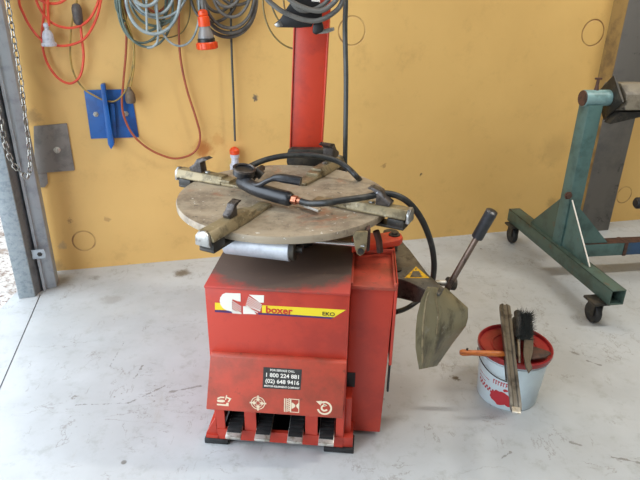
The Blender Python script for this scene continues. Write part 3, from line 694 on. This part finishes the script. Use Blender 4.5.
# swing arm, shaft and tool head (arm lies above the photograph)
b = NB(); box(b, (-.045, -.36, 1.25), (.045, .10, 1.36), PM, bev=.008); wobj('swing_arm', b, 'red_col', TC)
AX = PM @ Vector((0.005, -.10, 0))
b = NB(); lathe(b, [(0, 1.30), (.018, 1.30), (.018, 1.85), (0, 1.85)], T(AX.x, AX.y, 0), 6); wobj('shaft', b, 'steel', TC)
f = Matrix.Translation(aty(305, 15, 2.14)) @ RX(90); qq = lambda L: [onpl(x, y, f) for x, y in L]
b = NB(); prism(b, qq([(274.5, 24), (277, 27), (300, 27.5), (312, 26.5), (314, 20), (322, 19), (322, 6), (311, -10), (298, -8), (287, 8), (281, 18)]), .05, f, -.025, bev=.004)
prism(b, qq([(313, 24), (322, 21), (324, 28), (323, 31), (316, 34.5), (312.5, 32)]), .05, f, -.02, bev=.004)
th = wobj('tool_head', b, 'darkbox', TC)
tag(th, 'black oily triangular tool head')
b = NB(); prism(b, qq([(316, 34), (313, 31.5), (322, 29.5), (334, 27), (334.5, 30), (327, 33)]), .03, f, -.01, bev=.002); tag(wobj('tool_tip', b, 'steel', th), 'bright steel tip')
b = NB(); prism(b, qq([(274.5, 24), (277, 27), (284, 26), (281, 20)]), .052, f, -.026, bev=.003); tag(wobj('tool_nose', b, 'steel', th), 'worn steel nose')
b = NB(); prism(b, qq([(311, -3), (320, -3), (320, 1.8), (312, 1.2)]), .002, f, .0255); tag(wobj('tag', b, 'white', th), 'small white tag')
# bead breaker arm
ARM = []
b = NB()
top = pq([(362, 243), (392, 239), (402, 241), (410, 250), (428, 274), (444, 288), (440, 294), (428, 291), (414, 284), (403, 279.5), (394, 277.5), (362, 277)], .535)
prism(b, top, .010, None, .525, bev=.002)
sk = [atz(x, y, .53) for x, y in ((362, 277), (394, 277.5), (403, 279.5), (414, 284), (428, 291))]
hgt = [.075, .075, .072, .065, .045]
bb = bmesh.new(); A1 = [bb.verts.new(p) for p in sk]; A2 = [bb.verts.new(p-Vector((0, 0, h))) for p, h in zip(sk, hgt)]
A3 = [bb.verts.new(p+Vector((-.0, .008, -h))) for p, h in zip(sk, hgt)]; A4 = [bb.verts.new(p+Vector((0, .008, 0))) for p in sk]
for i in range(4):
    for X, Y in ((A1, A2), (A2, A3), (A3, A4), (A4, A1)): bb.faces.new((X[i], X[i+1], Y[i+1], Y[i]))
bb.faces.new((A1[0], A2[0], A3[0], A4[0])); bb.faces.new((A1[4], A2[4], A3[4], A4[4]))
merge(b, bb)
arm = wobj('breaker_arm', b, 'armplate', TC)
b = NB(); prism(b, pq([(404.5, 278), (416, 266.5), (429.5, 278)], .5355), .0006, None, .5352); tag(wobj('warning_sticker', b, 'sticker_y', arm), 'worn yellow triangular sticker')
b = NB(); prism(b, pq([(410, 277), (413, 271), (419, 271), (422, 277)], .5365), .0006, None, .5360); prism(b, pq([(416, 270.5), (415, 268.8), (417, 268)], .5365), .0006, None, .5360); wobj('warning_mark', b, 'armplate', arm)
for x, y in ((392.5, 262), (397, 270)):
    b = NB(); cc = atz(x, y, .535); lathe(b, [(0, 0), (.016, 0), (.016, .006), (0, .008)], T(cc.x, cc.y, .535), 14); wobj('bolt', b, 'dark', arm)
# shoe (blade)
f = T(aty(436, 325, 1.60)) @ RZ(24) @ RX(90) @ RX(-8)
cols = 22; rows = 18
def lerp(a, b_, t_): return a+(b_-a)*t_
Lft = [(427, 288), (421, 300), (417, 316), (415.5, 332), (415.5, 348), (417.5, 361), (419, 369.5)]
Rgt = [(446, 289), (457, 299), (468, 309), (468, 318), (466, 326), (453, 343), (437, 366)]
def sample(P, t_):
    x = t_*(len(P)-1); i = min(int(x), len(P)-2); return (lerp(P[i][0], P[i+1][0], x-i), lerp(P[i][1], P[i+1][1], x-i))
bb = bmesh.new(); grid = []
for side in (0, 1):
    g_ = []
    for i in range(rows+1):
        a, c_ = sample(Lft, i/rows), sample(Rgt, i/rows); row = []
        for j in range(cols+1):
            s_ = j/cols; v_ = i/rows
            yy_ = 1.50 + .10*s_ + .03*(s_**2) - .03*v_ + .05*(v_-.4)**2 + .010*side - (.005 if .10 < s_ < .20 or .42 < s_ < .52 else 0)
            row.append(bb.verts.new(aty(lerp(a[0], c_[0], s_), lerp(a[1], c_[1], s_), yy_) if side == 0 else grid[0][i][j].co + Vector((.002, .008, 0))))
        g_.append(row)
    grid.append(g_)
for g_ in grid:
    for i in range(rows):
        for j in range(cols): bb.faces.new((g_[i][j], g_[i][j+1], g_[i+1][j+1], g_[i+1][j]))
def edge(g_): return g_[0] + [r[-1] for r in g_[1:]] + g_[-1][-2::-1] + [r[0] for r in g_[-2:0:-1]]
RIB = {.12: [grid[0][i][3].co.copy() for i in range(1, rows-1)], .40: [grid[0][i][9].co.copy() for i in range(1, int(rows*.72))]}
e0, e1 = edge(grid[0]), edge(grid[1])
for i in range(len(e0)): k = (i+1) % len(e0); bb.faces.new((e0[i], e0[k], e1[k], e1[i]))
shoe = wobj('breaker_shoe', bb, 'shoe', TC, 50)
tag(shoe, 'large curved worn steel shoe')
for s_, v0_, v1_ in ((.12, .06, .92), (.40, .05, .72)):
    b = NB(); P = [grid[0][0][0].co] if 0 else RIB[s_]
    tube(b, P, .0042, 6, 2); tag(wobj('rib', b, 'clamp', shoe), 'pale raised rib')
b = NB(); m0 = atz(434, 288, .525); cyl(b, m0-Vector((.0, .0, .12)), m0, .02, bev=.003); wobj('shoe_mount', b, 'dark', shoe)
# handle
h0 = aty(446, 291, 1.66); h1 = aty(479, 234, 1.66); h2 = aty(491, 213, 1.64)
b = NB(); cyl(b, h0, h1+(h2-h1)*.3, .010); HN = wobj('handle_rod', b, 'rod', TC)
b = NB(); d = (h2-h1); tube(b, [h1-d*.15, h1, h1+d*.3, h1+d*.8, h2, h2+d*.12], lambda t_: .019 if t_ < .9 else .019-.10*(t_-.9), 14, 6); tag(wobj('grip', b, 'grip', HN), 'black rubber grip')
b = NB(); k0 = aty(436, 283, 1.68); k1 = aty(446, 283, 1.68); k2 = aty(456, 284, 1.68)
cyl(b, k0, k1, .010, seg=12); wobj('pin', b, 'lightsteel', HN)
b = NB(); cyl(b, k1, k2, .022, seg=16, bev=.004); wobj('knob', b, 'dark', HN)
# hose to the breaker cylinder
b = NB(); tube(b, [aty(396, 312, 1.60), aty(405, 309, 1.64), aty(415, 303, 1.68), aty(424, 295, 1.76), aty(430, 285, 1.85)], .0085, 10); wobj('breaker_hose', b, 'hose', TC)
# ================================================================== TYRE INFLATOR + HOSE
zt = .757
IG = empty('tyre_inflator', T(atz(266, 190, zt)), 'black hand-held tyre inflator with gauge and lever lying on the round turntable', 'inflator')
def az(L): return [atz(x, y, z) for x, y, z in L]
b = NB(); P = az([(240, 180, .79), (245, 183.5, .79), (256, 189, .79), (270, 193.5, .788), (282, 197, .786), (292, 199.5, .785)])
tube(b, P, lambda t_: (.010+.014*min(1, t_*9)) if t_ < .93 else .024-.1*(t_-.93), 16, 6); wobj('grip', b, 'grip', IG)
b = NB(); tube(b, az([(247, 182, .80), (258, 185, .812), (268, 180.5, .835), (277, 178, .845), (290, 179.5, .845), (301, 181.5, .842)]), lambda t_: .008+.007*max(0, min(1, (t_-.45)*4)), 10, 6); tag(wobj('lever', b, 'grip', IG), 'black bent trigger lever')
b = NB(); cyl(b, *az([(291, 199.3, .785), (297, 200.5, .785)]), .015, seg=6); cyl(b, *az([(296, 200, .785), (301, 201.2, .785)]), .011, seg=12); tag(wobj('fitting', b, 'copper', IG), 'copper hose fitting')
g0 = atz(244, 171.5, .825); b = NB(); gm = T(g0) @ RZ(-18) @ RX(4) @ RY(10) @ Matrix.Scale(.86, 4)
lathe(b, [(0, -.016), (.040, -.016), (.044, -.012), (.044, .010), (.040, .014), (.036, .012), (.036, .008), (0, .008)], gm, 32); G1 = wobj('gauge', b, 'grip', IG)
b = NB(); lathe(b, [(.040, .008), (.046, .008), (.046, .016), (.040, .018), (.037, .014)], gm, 32, closed=True); tag(wobj('gauge_rim', b, 'jaw', G1), 'worn metal rim')
b = NB(); box(b, (-.018, -.018, -.06), (.018, .018, -.014), gm, bev=.006); cyl(b, gm @ Vector((0, 0, -.04)), P[0], .014); wobj('valve_block', b, 'jaw', IG)
b = NB(); tube(b, az([(262, 168, .79), (256, 174, .80), (252, 178, .79)]), .012, 10); cyl(b, *az([(255, 170, .82), (262, 176, .80)]), .016); wobj('connector', b, 'dark', IG)
b = NB(); prism(b, [p.xy[:] for p in az([(296, 203, .76), (316, 207, .76), (321, 211, .76), (318, 212.5, .76), (304, 207.5, .76)])], .008, None, .760, bev=.001); tag(wobj('chuck', b, 'lightsteel', IG), 'bright steel air chuck')
HZ = .800
hose = [az([(299, 201, .785), (310, 203.5, .785), (325, 203, .80), (345, 200, .806), (366, 197, .806), (385, 193.5, .812), (400, 197, .80)])[i] for i in range(7)]
hose += [aty(412, 206, 1.70), aty(423, 222, 1.72), aty(431, 243, 1.76), aty(434, 262, 1.80), aty(433, 278, 1.84), aty(430, 285, 1.86)]
hose[0] = az([(300, 201, .785)])[0]
b = NB(); tube(b, hose, .0105, 12, 8)
o = obj('air_hose', b, 'hose', center=True); tag(o, 'black air hose running from the inflator handle off the turntable to the right', 'hose', 'black air hoses of the tyre inflator')
b = NB(); tube(b, az([(247, 168, .80), (262, 161, .815), (280, 156.5, .83), (300, 155, .835), (320, 156.5, .83), (337, 161, .815), (349, 169, .79), (357, 177, .77)]) + [Vector(p) for p in [atz(364, 184, .70)]], .0105, 12, 8)
o = obj('air_hose', b, 'hose', center=True); tag(o, 'black air hose arching over the back edge of the turntable', 'hose', 'black air hoses of the tyre inflator')
# ================================================================== coil over the tool head + drop cable
root = empty('cable_coil', T(aty(308, -60, 2.08)), 'dark grey cable coil slung over the black tool head of the red post', 'cable', 'grey cable coils')
def Y(L, y): return [aty(a[0], a[1], y+(a[2] if len(a) > 2 else 0)) for a in L]
b = NB()
tube(b, Y([(300, -75), (272, -40), (264, -8), (276, 7), (290, 15), (305, 20), (318, 20.5), (332, 14), (342, 2), (345, -25), (325, -60), (303, -76)], 2.085), .0085, 8)
tube(b, Y([(303, -75), (285, -40), (280, -12), (288, -2), (300, 6), (318, 11), (330, 6), (339, -6), (340, -30), (322, -60), (305, -76)], 2.07), .0085, 8)
tube(b, Y([(302, -75), (290, -40), (290, -5), (298, 9), (312, 10), (328, 0), (335, -20), (322, -55), (303, -74)], 2.10), .0075, 8)
wobj('coils', b, 'cord_grey', root)
b = NB(); tube(b, Y([(306, -76), (335, -50), (345, -10), (345, 30), (346, 80), (345.5, 130), (345, 170), (345, 200)], 2.235), .0095, 8); tag(wobj('tail', b, 'cord_dgrey', root), 'dark grey cable dropping straight down beside the post')
cord('olive_cord', [Y([(262, -80), (263, -10), (264, 12), (270, 30), (281, 43), (295, 49), (315, 49)], 2.42), Y([(268, -80), (271, -5), (275, 14), (283, 24), (290, 20), (284, 5), (283, -40)], 2.38)], .0035, 'cord_olive', 'thin olive green flex hanging in a loop to the left of the red post')

# ================================================================== BUCKET
bc = Vector((.722, 1.742, 0)); BF = T(bc)
BK = empty('bucket', BF, 'white plastic bucket with a red lid and red printed pictures on its left side', 'bucket')
b = NB(); lathe(b, [(0, 0), (.106, 0), (.109, .004), (.122, .185), (.127, .187), (.127, .193), (.122, .195), (.123, .206), (.118, .206), (0, .206)], None, 64); obj('tub', b, 'bucket', BK, BF)
b = NB(); lathe(b, [(0, .206), (.131, .204), (.133, .208), (.133, .221), (.129, .225), (.125, .222), (.122, .212), (.085, .211), (.083, .214), (.078, .214), (.076, .211), (0, .211)], None, 64); tag(obj('lid', b, 'lid', BK, BF), 'red recessed plastic lid')
b = NB()
P = [Vector((.130*cos(R(a)), .130*sin(R(a))*.999, .19-.048*sin(R((a-172)/100*120)))) for a in range(172, 268, 8)]
tube(b, P, .0022, 6, 3); obj('wire_handle', b, 'dark', BK, BF)
# prints wrapped around the tub
def rad(z): return .109+(.122-.109)*(z-.004)/.181+.0006
def wrap(polys, name, mat):
    bb = bmesh.new()
    for P in polys:
        n_ = len(P); c0 = (sum(p[0] for p in P)/n_, sum(p[1] for p in P)/n_)
        vc = lambda p: bb.verts.new((rad(p[1])*cos(R(p[0])), rad(p[1])*sin(R(p[0])), p[1]))
        cv = vc(c0); vs = [vc(p) for p in P]; mid = [vc((lerp(c0[0], p[0], .5), lerp(c0[1], p[1], .5))) for p in P]
        for i in range(n_):
            k = (i+1) % n_; bb.faces.new((vs[i], vs[k], mid[k], mid[i])); bb.faces.new((mid[i], mid[k], cv))
    return obj(name, bb, mat, BK, BF)
def blob(ca, cz, ra, rz, n_=18, j=.15): return [(ca+ra*cos(2*pi*i/n_)*(1+random.uniform(-j, j)), cz+rz*sin(2*pi*i/n_)*(1+random.uniform(-j, j))) for i in range(n_)]
wrap([blob(238, .052, 18, .032), blob(256, .042, 9, .022)], 'printed_picture', 'bucket_red')
chk = []
for i in range(14):
    for k in range(2):
        if (i+k) % 2 == 0: chk.append([(188+i*3.4+dx, .078-k*.010-i*.0012+dz) for dx, dz in ((0, 0), (3.6, 0), (3.6, .010), (0, .010))])
wrap(chk, 'printed_checks', 'bucket_red')
let = []
for i in range(7):
    a0 = 222+i*4.6; let += [[(a0, .105), (a0+1.4, .105), (a0+1.4, .125), (a0, .125)], [(a0, .119), (a0+3.4, .119), (a0+3.4, .124), (a0, .124)]]
    if i % 2: let.append([(a0, .110), (a0+3, .110), (a0+3, .114), (a0, .114)])
let += [blob(245, .092, 5, .006, 10, .4), [(186, .118), (214, .108), (214, .105), (186, .115)], [(186, .100), (206, .093), (206, .090), (186, .097)]]
wrap(let, 'printed_lettering', 'bucket_red')
# ---- tools on the lid
zl = .226
def fr3(a, c_, roll=0):   # frame: x along a->c, z up-ish
    d_ = (Vector(c_)-Vector(a)); x = d_.normalized(); y = Vector((0, 0, 1)).cross(x).normalized(); z = x.cross(y)
    m = Matrix((x, y, z)).transposed().to_4x4(); m.translation = a; return m @ Matrix.Rotation(R(roll), 4, 'X'), d_.length
a = atz(504, 303, .30); c_ = Vector((atz(514, 412, .115))); 
# tyre lever leans across the rim
a = atz(506, 304, .262); rim = atz(512, 362, .244); c_ = rim+(rim-a)*.42
a = atz(504.5, 305, .285); rim = atz(512, 372, .250); c_ = a+(rim-a)*1.47
m, L_ = fr3(a, c_)
b = NB()
n_ = 10; st = []
bb = bmesh.new(); prv = None
secs = [(0, .010, .006, 0), (.012, .020, .007, 0), (.06, .020, .008, .0), (L_*.5, .0165, .009, 0), (L_-.05, .0165, .008, 0), (L_-.03, .0175, .005, -.002), (L_-.012, .016, .003, -.004), (L_, .012, .002, -.002)]
for x, w, h, dz in secs:
    r_ = [bb.verts.new((x, s1*w, dz+s2*h)) for s1, s2 in ((-1, -1), (1, -1), (1, 1), (.55, 1), (.35, .35), (-.35, .35), (-.55, 1), (-1, 1))]
    if prv:
        for i in range(8): bb.faces.new((prv[i], prv[(i+1) % 8], r_[(i+1) % 8], r_[i]))
    else: bb.faces.new(r_)
    prv = r_
bb.faces.new(prv); LV = obj('tyre_lever', bb, 'lever', None, m, 30)
b = NB(); box(b, (L_-.022, -.013, -.0045), (L_+.004, .013, .0025), bev=.002); tag(obj('bright_tip', b, 'lightsteel', LV, m), 'bright worn tip')
tag(LV, 'long flat steel tyre lever lying across the red lid, overhanging the front', 'tyre lever')
a = atz(503, 322, .240); c_ = atz(508, 380, .215); m, L_ = fr3(a, c_)
b = NB(); box(b, (0, -.008, -.006), (L_, .008, .006), bev=.003); o = obj('steel_bar', b, 'dark', None, m); tag(o, 'short dark steel bar tucked under the long tyre lever on the lid', 'bar')
# orange handled hammer-like tool
a = atz(460.5, 352.5, .236); c_ = atz(506, 354, .236); m, L_ = fr3(a, c_)
SD = empty('chisel', m, 'tool with a smooth orange wooden handle sticking out over the left side of the bucket', 'hand tool')
b = NB(); lathe(b, [(0, -.004), (.008, -.002), (.0115, .006), (.0115, .02), (.0095, .04), (.0105, .08), (.0105, L_-.02), (.008, L_), (0, L_)], RY(90), 20); obj('handle', b, 'wood_o', SD, m)
b = NB(); lathe(b, [(0, L_-.003), (.007, L_-.003), (.007, L_+.012), (.0, L_+.013)], RY(90), 16); obj('ferrule', b, 'dark', SD, m)
b = NB(); lathe(b, [(0, .018), (.004, .018), (.004, .0118), (0, .0118)], T(0.022, 0, 0), 10); tag(obj('hang_hole', b, 'blackprint', SD, m), 'dark hanging hole')
# grey pointed blade under brush
e0_ = [atz(x, y, .228).xy[:] for x, y in ((532, 347), (548, 352), (551, 354), (546, 358), (532, 360), (524, 355))]
b = NB(); prism(b, e0_, .007, None, .2265, bev=.002); o = obj('scraper', b, 'rustbrown', None, center=True); tag(o, 'pointed brown scraper blade on the right of the red lid, beneath the brush', 'scraper')
# brush: wooden back + black bristles
a = atz(527, 316, .262); c_ = atz(529, 374, .236); m, L_ = fr3(a, c_)
BR = empty('wire_brush', m, 'brush with black bristles and a grimy pointed wooden handle, on the red lid', 'brush')
f = T(0, 0, .0)
hf = Matrix.Translation(atz(526, 350, .243)); qz = lambda L: [onpl(x, y, hf) for x, y in L]
b = NB(); prism(b, qz([(522, 318), (531, 318), (533, 338), (533, 352), (530, 364), (532, 370), (528.5, 374.5), (525, 368), (523, 356), (523.5, 342), (519, 336)]), .012, None, 0, bev=.003)
bmesh.ops.transform(b, matrix=hf, verts=b.verts); wobj('handle', b, 'wood_d', BR)
b = NB()
for i in range(1100):
    x = random.uniform(516.5, 530); y = random.uniform(314, 340); p = atz(x, y, .255)
    d = Vector((random.uniform(-.3, 1.4), random.uniform(-.3, .7), random.uniform(.1, .8))).normalized()
    l_ = random.uniform(.026, .038); s_ = d.orthogonal().normalized()*.0011; t2 = d.cross(s_).normalized()*.0011
    v = [b.verts.new(p+s_), b.verts.new(p-s_*.5+t2), b.verts.new(p-s_*.5-t2), b.verts.new(p+d*l_)]
    b.faces.new(v[:3]); b.faces.new((v[0], v[1], v[3])); b.faces.new((v[1], v[2], v[3])); b.faces.new((v[2], v[0], v[3]))
bmesh.ops.transform(b, matrix=world(BR).inverted(), verts=b.verts)
o = obj('bristles', b, 'brush', BR, world(BR), 0); tag(o, 'black bristles', kind='stuff')
# black-handled screwdriver
a = atz(517.5, 312, .262); c_ = atz(519.5, 362, .240); m, L_ = fr3(a, c_)
SC = empty('screwdriver', m, 'screwdriver with a round black handle lying between the tyre lever and the brush', 'screwdriver')
b = NB(); lathe(b, [(0, -.002), (.011, 0), (.014, .006), (.014, .02), (.013, .03), (.014, .05), (.014, L_*.52), (.010, L_*.55), (0, L_*.55)], RY(90), 16); obj('handle', b, 'black_rubber', SC, m)
b = NB(); lathe(b, [(0, L_*.54), (.0065, L_*.54), (.007, L_*.62), (.005, L_*.68), (.005, L_*.9), (.0035, L_), (0, L_)], RY(90), 12); tag(obj('shaft', b, 'steel', SC, m), 'bright steel shaft')
b = NB(); prism(b, [atz(x, y, .23).xy[:] for x, y in ((512, 319), (516, 317), (520, 340), (519, 362), (514, 352))], .012, None, .226, bev=.003); o = obj('dark_block', b, 'black_rubber', None, center=True); tag(o, 'dark rubber block under the black screwdriver handle on the lid', 'block')

# ================================================================== GREEN STAND
zb, ztp = .12, .195
nA, nB = atz(612, 291, ztp), atz(627, 290, ztp); fA, fB = atz(506, 206.5, ztp), atz(517.5, 206, ztp)
axis = ((fA+fB)/2-(nA+nB)/2); bl = 1.03; ax = axis.normalized(); sd = Vector((ax.y, -ax.x, 0)); wv = .072
n0 = (nA+nB)/2
SF = Matrix(((sd.x, ax.x, 0, n0.x), (sd.y, ax.y, 0, n0.y), (0, 0, 1, 0), (0, 0, 0, 1)))    # x right, y along beam away, z up
SG = empty('engine_stand', SF, 'teal green wheeled steel engine stand with an upright post and triangular gussets', 'stand')
# beam as open square tube
b = NB(); hw = wv/2; tk = .005
for lo, hi in (((-hw, 0, zb), (hw, bl, zb+tk)), ((-hw, 0, ztp-tk), (hw, bl, ztp)), ((-hw, 0, zb), (-hw+tk, bl, ztp)), ((hw-tk, 0, zb), (hw, bl, ztp))): box(b, lo, hi, bev=.0015)
obj('base_beam', b, 'teal_dirty', SG, SF)
pl_ = SF.inverted() @ atz(573, 242, ztp); yp = pl_.y
def sfy(px, py, y):    # point on plane local y
    n = SF.to_3x3() @ Vector((0, 1, 0)); p0 = SF @ Vector((0, y, 0)); d = ray(px, py); return SF.inverted() @ (CP+d*((p0-CP).dot(n)/d.dot(n)))
ph = sfy(598, 104, yp).z
pw = .038; 
b = NB(); PF = SF @ T(.022, yp, 0) @ RZ(4)
box(b, (-pw, -pw, ztp-.005), (pw, pw, ph), bev=.004); obj('upright', b, 'teal', SG, PF)
# cross tube to the right + blue extension
x1 = sfy(619, 248, yp).x
b = NB(); box(b, (hw, yp-.036, zb), (x1, yp+.036, ztp-.004), bev=.003); obj('cross_tube', b, 'teal', SG, SF)
b = NB(); box(b, (x1, yp-.040, zb-.004), (x1+.02, yp+.040, ztp), bev=.004); obj('weld', b, 'rustbrown', SG, SF)
b = NB(); box(b, (x1+.02, yp-.036, zb), (x1+.65, yp+.036, ztp-.004), bev=.003); tag(obj('extension_tube', b, 'blue_dark', SG, SF), 'blue extension tube')
b = NB(); box(b, (hw+.002, yp-.034, ztp-.004), (x1+.64, yp+.034, ztp-.002)); tag(obj('rust_layer', b, 'rustbrown', SG, SF), 'rusty dirt along the top')
# gussets
gz = sfy(570, 197, yp).z
YZ = Matrix(((0, 0, 1, 0), (1, 0, 0, 0), (0, 1, 0, 0), (0, 0, 0, 1)))   # prism outline in local (y,z)
fy = (SF.inverted() @ atz(588, 267, ztp)).y; by = (SF.inverted() @ atz(533, 222, ztp)).y
b = NB(); prism(b, [(yp-.04, gz), (fy, ztp), (yp-.04, ztp)], .006, YZ, -.004); obj('gusset', b, 'teal', SG, SF)
b = NB(); tube(b, [Vector((-.002, yp-.045, gz)), Vector((-.002, fy-.006, ztp+.004))], .0035, 6, smooth=False); tag(obj('weld_edge', b, 'white', SG, SF), 'pale chipped edge of the front gusset')
b = NB(); prism(b, [(yp+.02, gz), (by, ztp), (yp+.02, ztp)], .006, YZ, -.010); obj('gusset', b, 'teal_dirty', SG, SF)
rx_ = sfy(605, 239, yp).x
b = NB(); prism(b, [(.03, gz-.02), (rx_, ztp), (.03, ztp)], .006, RX(90), -yp+.02); obj('gusset', b, 'teal', SG, SF)
b = NB(); bx = sfy(569, 196, yp-.06); lathe(b, [(0, -.03), (.018, -.03), (.018, -.012), (.03, -.012), (.03, -.006), (.02, -.004), (.02, .008), (0, .008)], T(bx) @ RX(90) @ Matrix.Scale(.7, 4), 6); tag(obj('bolt', b, 'rustbrown', SG, SF), 'rusty locking bolt')
# casters
for y_, dx in ((.06, -.052), (bl-.07, -.022)):
    m = SF @ T(dx, y_, 0)
    b = NB(); box(b, (-.04, -.045, .108), (.04, .045, .12), bev=.002); box(b, (-.022, -.025, .045), (-.018, .03, .11)); box(b, (.018, -.025, .045), (.022, .03, .11)); cs = obj('caster', b, 'dark', SG, m)
    b = NB(); lathe(b, [(0, -.015), (.012, -.017), (.030, -.013), (.046, -.014), (.050, -.010), (.050, .010), (.046, .014), (.030, .013), (.012, .017), (0, .015)], T(0, .005, .050) @ RY(90), 28); tag(obj('wheel', b, 'black_rubber', cs, m), 'black caster wheel')
# head
hz = ph+.03
c0 = sfy(583, 99, yp); c1 = sfy(611, 97, yp)
b = NB(); hx0, hx1 = c0.x, c1.x-.012; hz = (c0.z+c1.z)/2
cyl(b, (hx0, yp, hz), (hx1, yp, hz), .038, seg=32, bev=.002); obj('pivot_tube', b, 'teal_light', SG, SF)
b = NB(); cyl(b, (hx0-.006, yp, hz), (hx0+.002, yp, hz), .036, seg=32, bev=.001); tag(obj('end_cap', b, 'rustbrown', SG, SF), 'rusty end of the pivot tube')
b = NB(); sx_ = sfy(597, 86, yp).x; cyl(b, (sx_, yp, hz+.03), (sx_, yp, hz+.062), .012, .007, seg=10); cyl(b, (sx_, yp, hz+.062), (sx_, yp, hz+.085), .007, seg=8); box(b, (sx_-.017, yp-.005, hz+.085), (sx_+.017, yp+.005, hz+.094), bev=.002); tag(obj('locking_screw', b, 'rustbrown', SG, SF), 'rusty locking screw')
b = NB(); dz = .105
prism(b, [(yp-dz, hz), (yp, hz-dz), (yp+dz, hz), (yp, hz+dz)], .010, YZ, hx1); hd = obj('head_plate', b, 'dark', SG, SF)
b = NB()
prism(b, [(yp-.10, hz-.04), (yp+.01, hz-.055), (yp+.12, hz+.02), (yp+.10, hz+.06), (yp-.02, hz+.072), (yp-.08, hz+.03)], .16, YZ, hx1+.03, bev=.008); box(b, (hx1+.01, yp-.03, hz-.03), (hx1+.03, yp+.03, hz+.03)); tag(obj('gearbox', b, 'cast_grey', SG, SF), 'grey cast head block')
# lower dark wedge
b = NB(); prism(b, [(hx1-.01, hz-.11), (hx1+.20, hz-.065), (hx1+.20, hz-.055), (hx1+.02, hz-.055)], .05, RX(90), -yp+.02); obj('brace', b, 'dark', SG, SF)
# second handle of the stand, its grip just entering at the right edge
q0 = SF.inverted() @ aty(638.5, 203, 2.95); q1 = Vector((x1+.45, yp, ztp))
b = NB(); tube(b, [q1, Vector((q1.x, q1.y, q0.z-.04)), Vector((q1.x-.03, q0.y, q0.z)), q0], .012, 10, smooth=False); hr = obj('handle_rod', b, 'rod', SG, SF)
b = NB(); cyl(b, q0-Vector((.02, 0, 0)), q0+Vector((.12, 0, 0)), .032, bev=.01); tag(obj('grip', b, 'black_rubber', hr, SF), 'black rubber grip')
# ================================================================== LIGHT
w = bpy.data.worlds.new('world'); bpy.context.scene.world = w; w.use_nodes = True
bg = w.node_tree.nodes['Background']; bg.inputs[0].default_value = (.82, .90, 1.0, 1); bg.inputs[1].default_value = 3.2
def area(name, loc, rot, sx, sy, power, col):
    l = bpy.data.lights.new(name, 'AREA'); l.shape = 'RECTANGLE'; l.size = sx; l.size_y = sy; l.energy = power; l.color = col
    o = bpy.data.objects.new(name, l); C.objects.link(o); o.location = loc; o.rotation_euler = rot; return o
warm = (1, .96, .89)
area('ceiling_lamp', (2.5, 1.9, 3.6), (0, 0, 0), 1.2, .12, 88, warm)
area('ceiling_lamp', (.9, .3, 3.6), (0, 0, 0), 1.3, .2, 20, warm)
area('ceiling_lamp', (3.4, -1.6, 3.6), (0, 0, 0), 1.3, .2, 22, warm)
area('ceiling_lamp', (.5, 2.6, 3.6), (0, 0, 0), 1.3, .12, 26, warm)
# daylight entering by the open roller door on the left
area('doorway_daylight', (-1.9, .2, 1.5), (0, R(-90), 0), 2.6, 4.2, 150, (.76, .87, 1))
s = bpy.context.scene
s.view_settings.view_transform = 'Standard'; s.view_settings.look = 'None'; s.view_settings.gamma = 1; s.view_settings.exposure = -.32
s.view_settings.use_curve_mapping = False
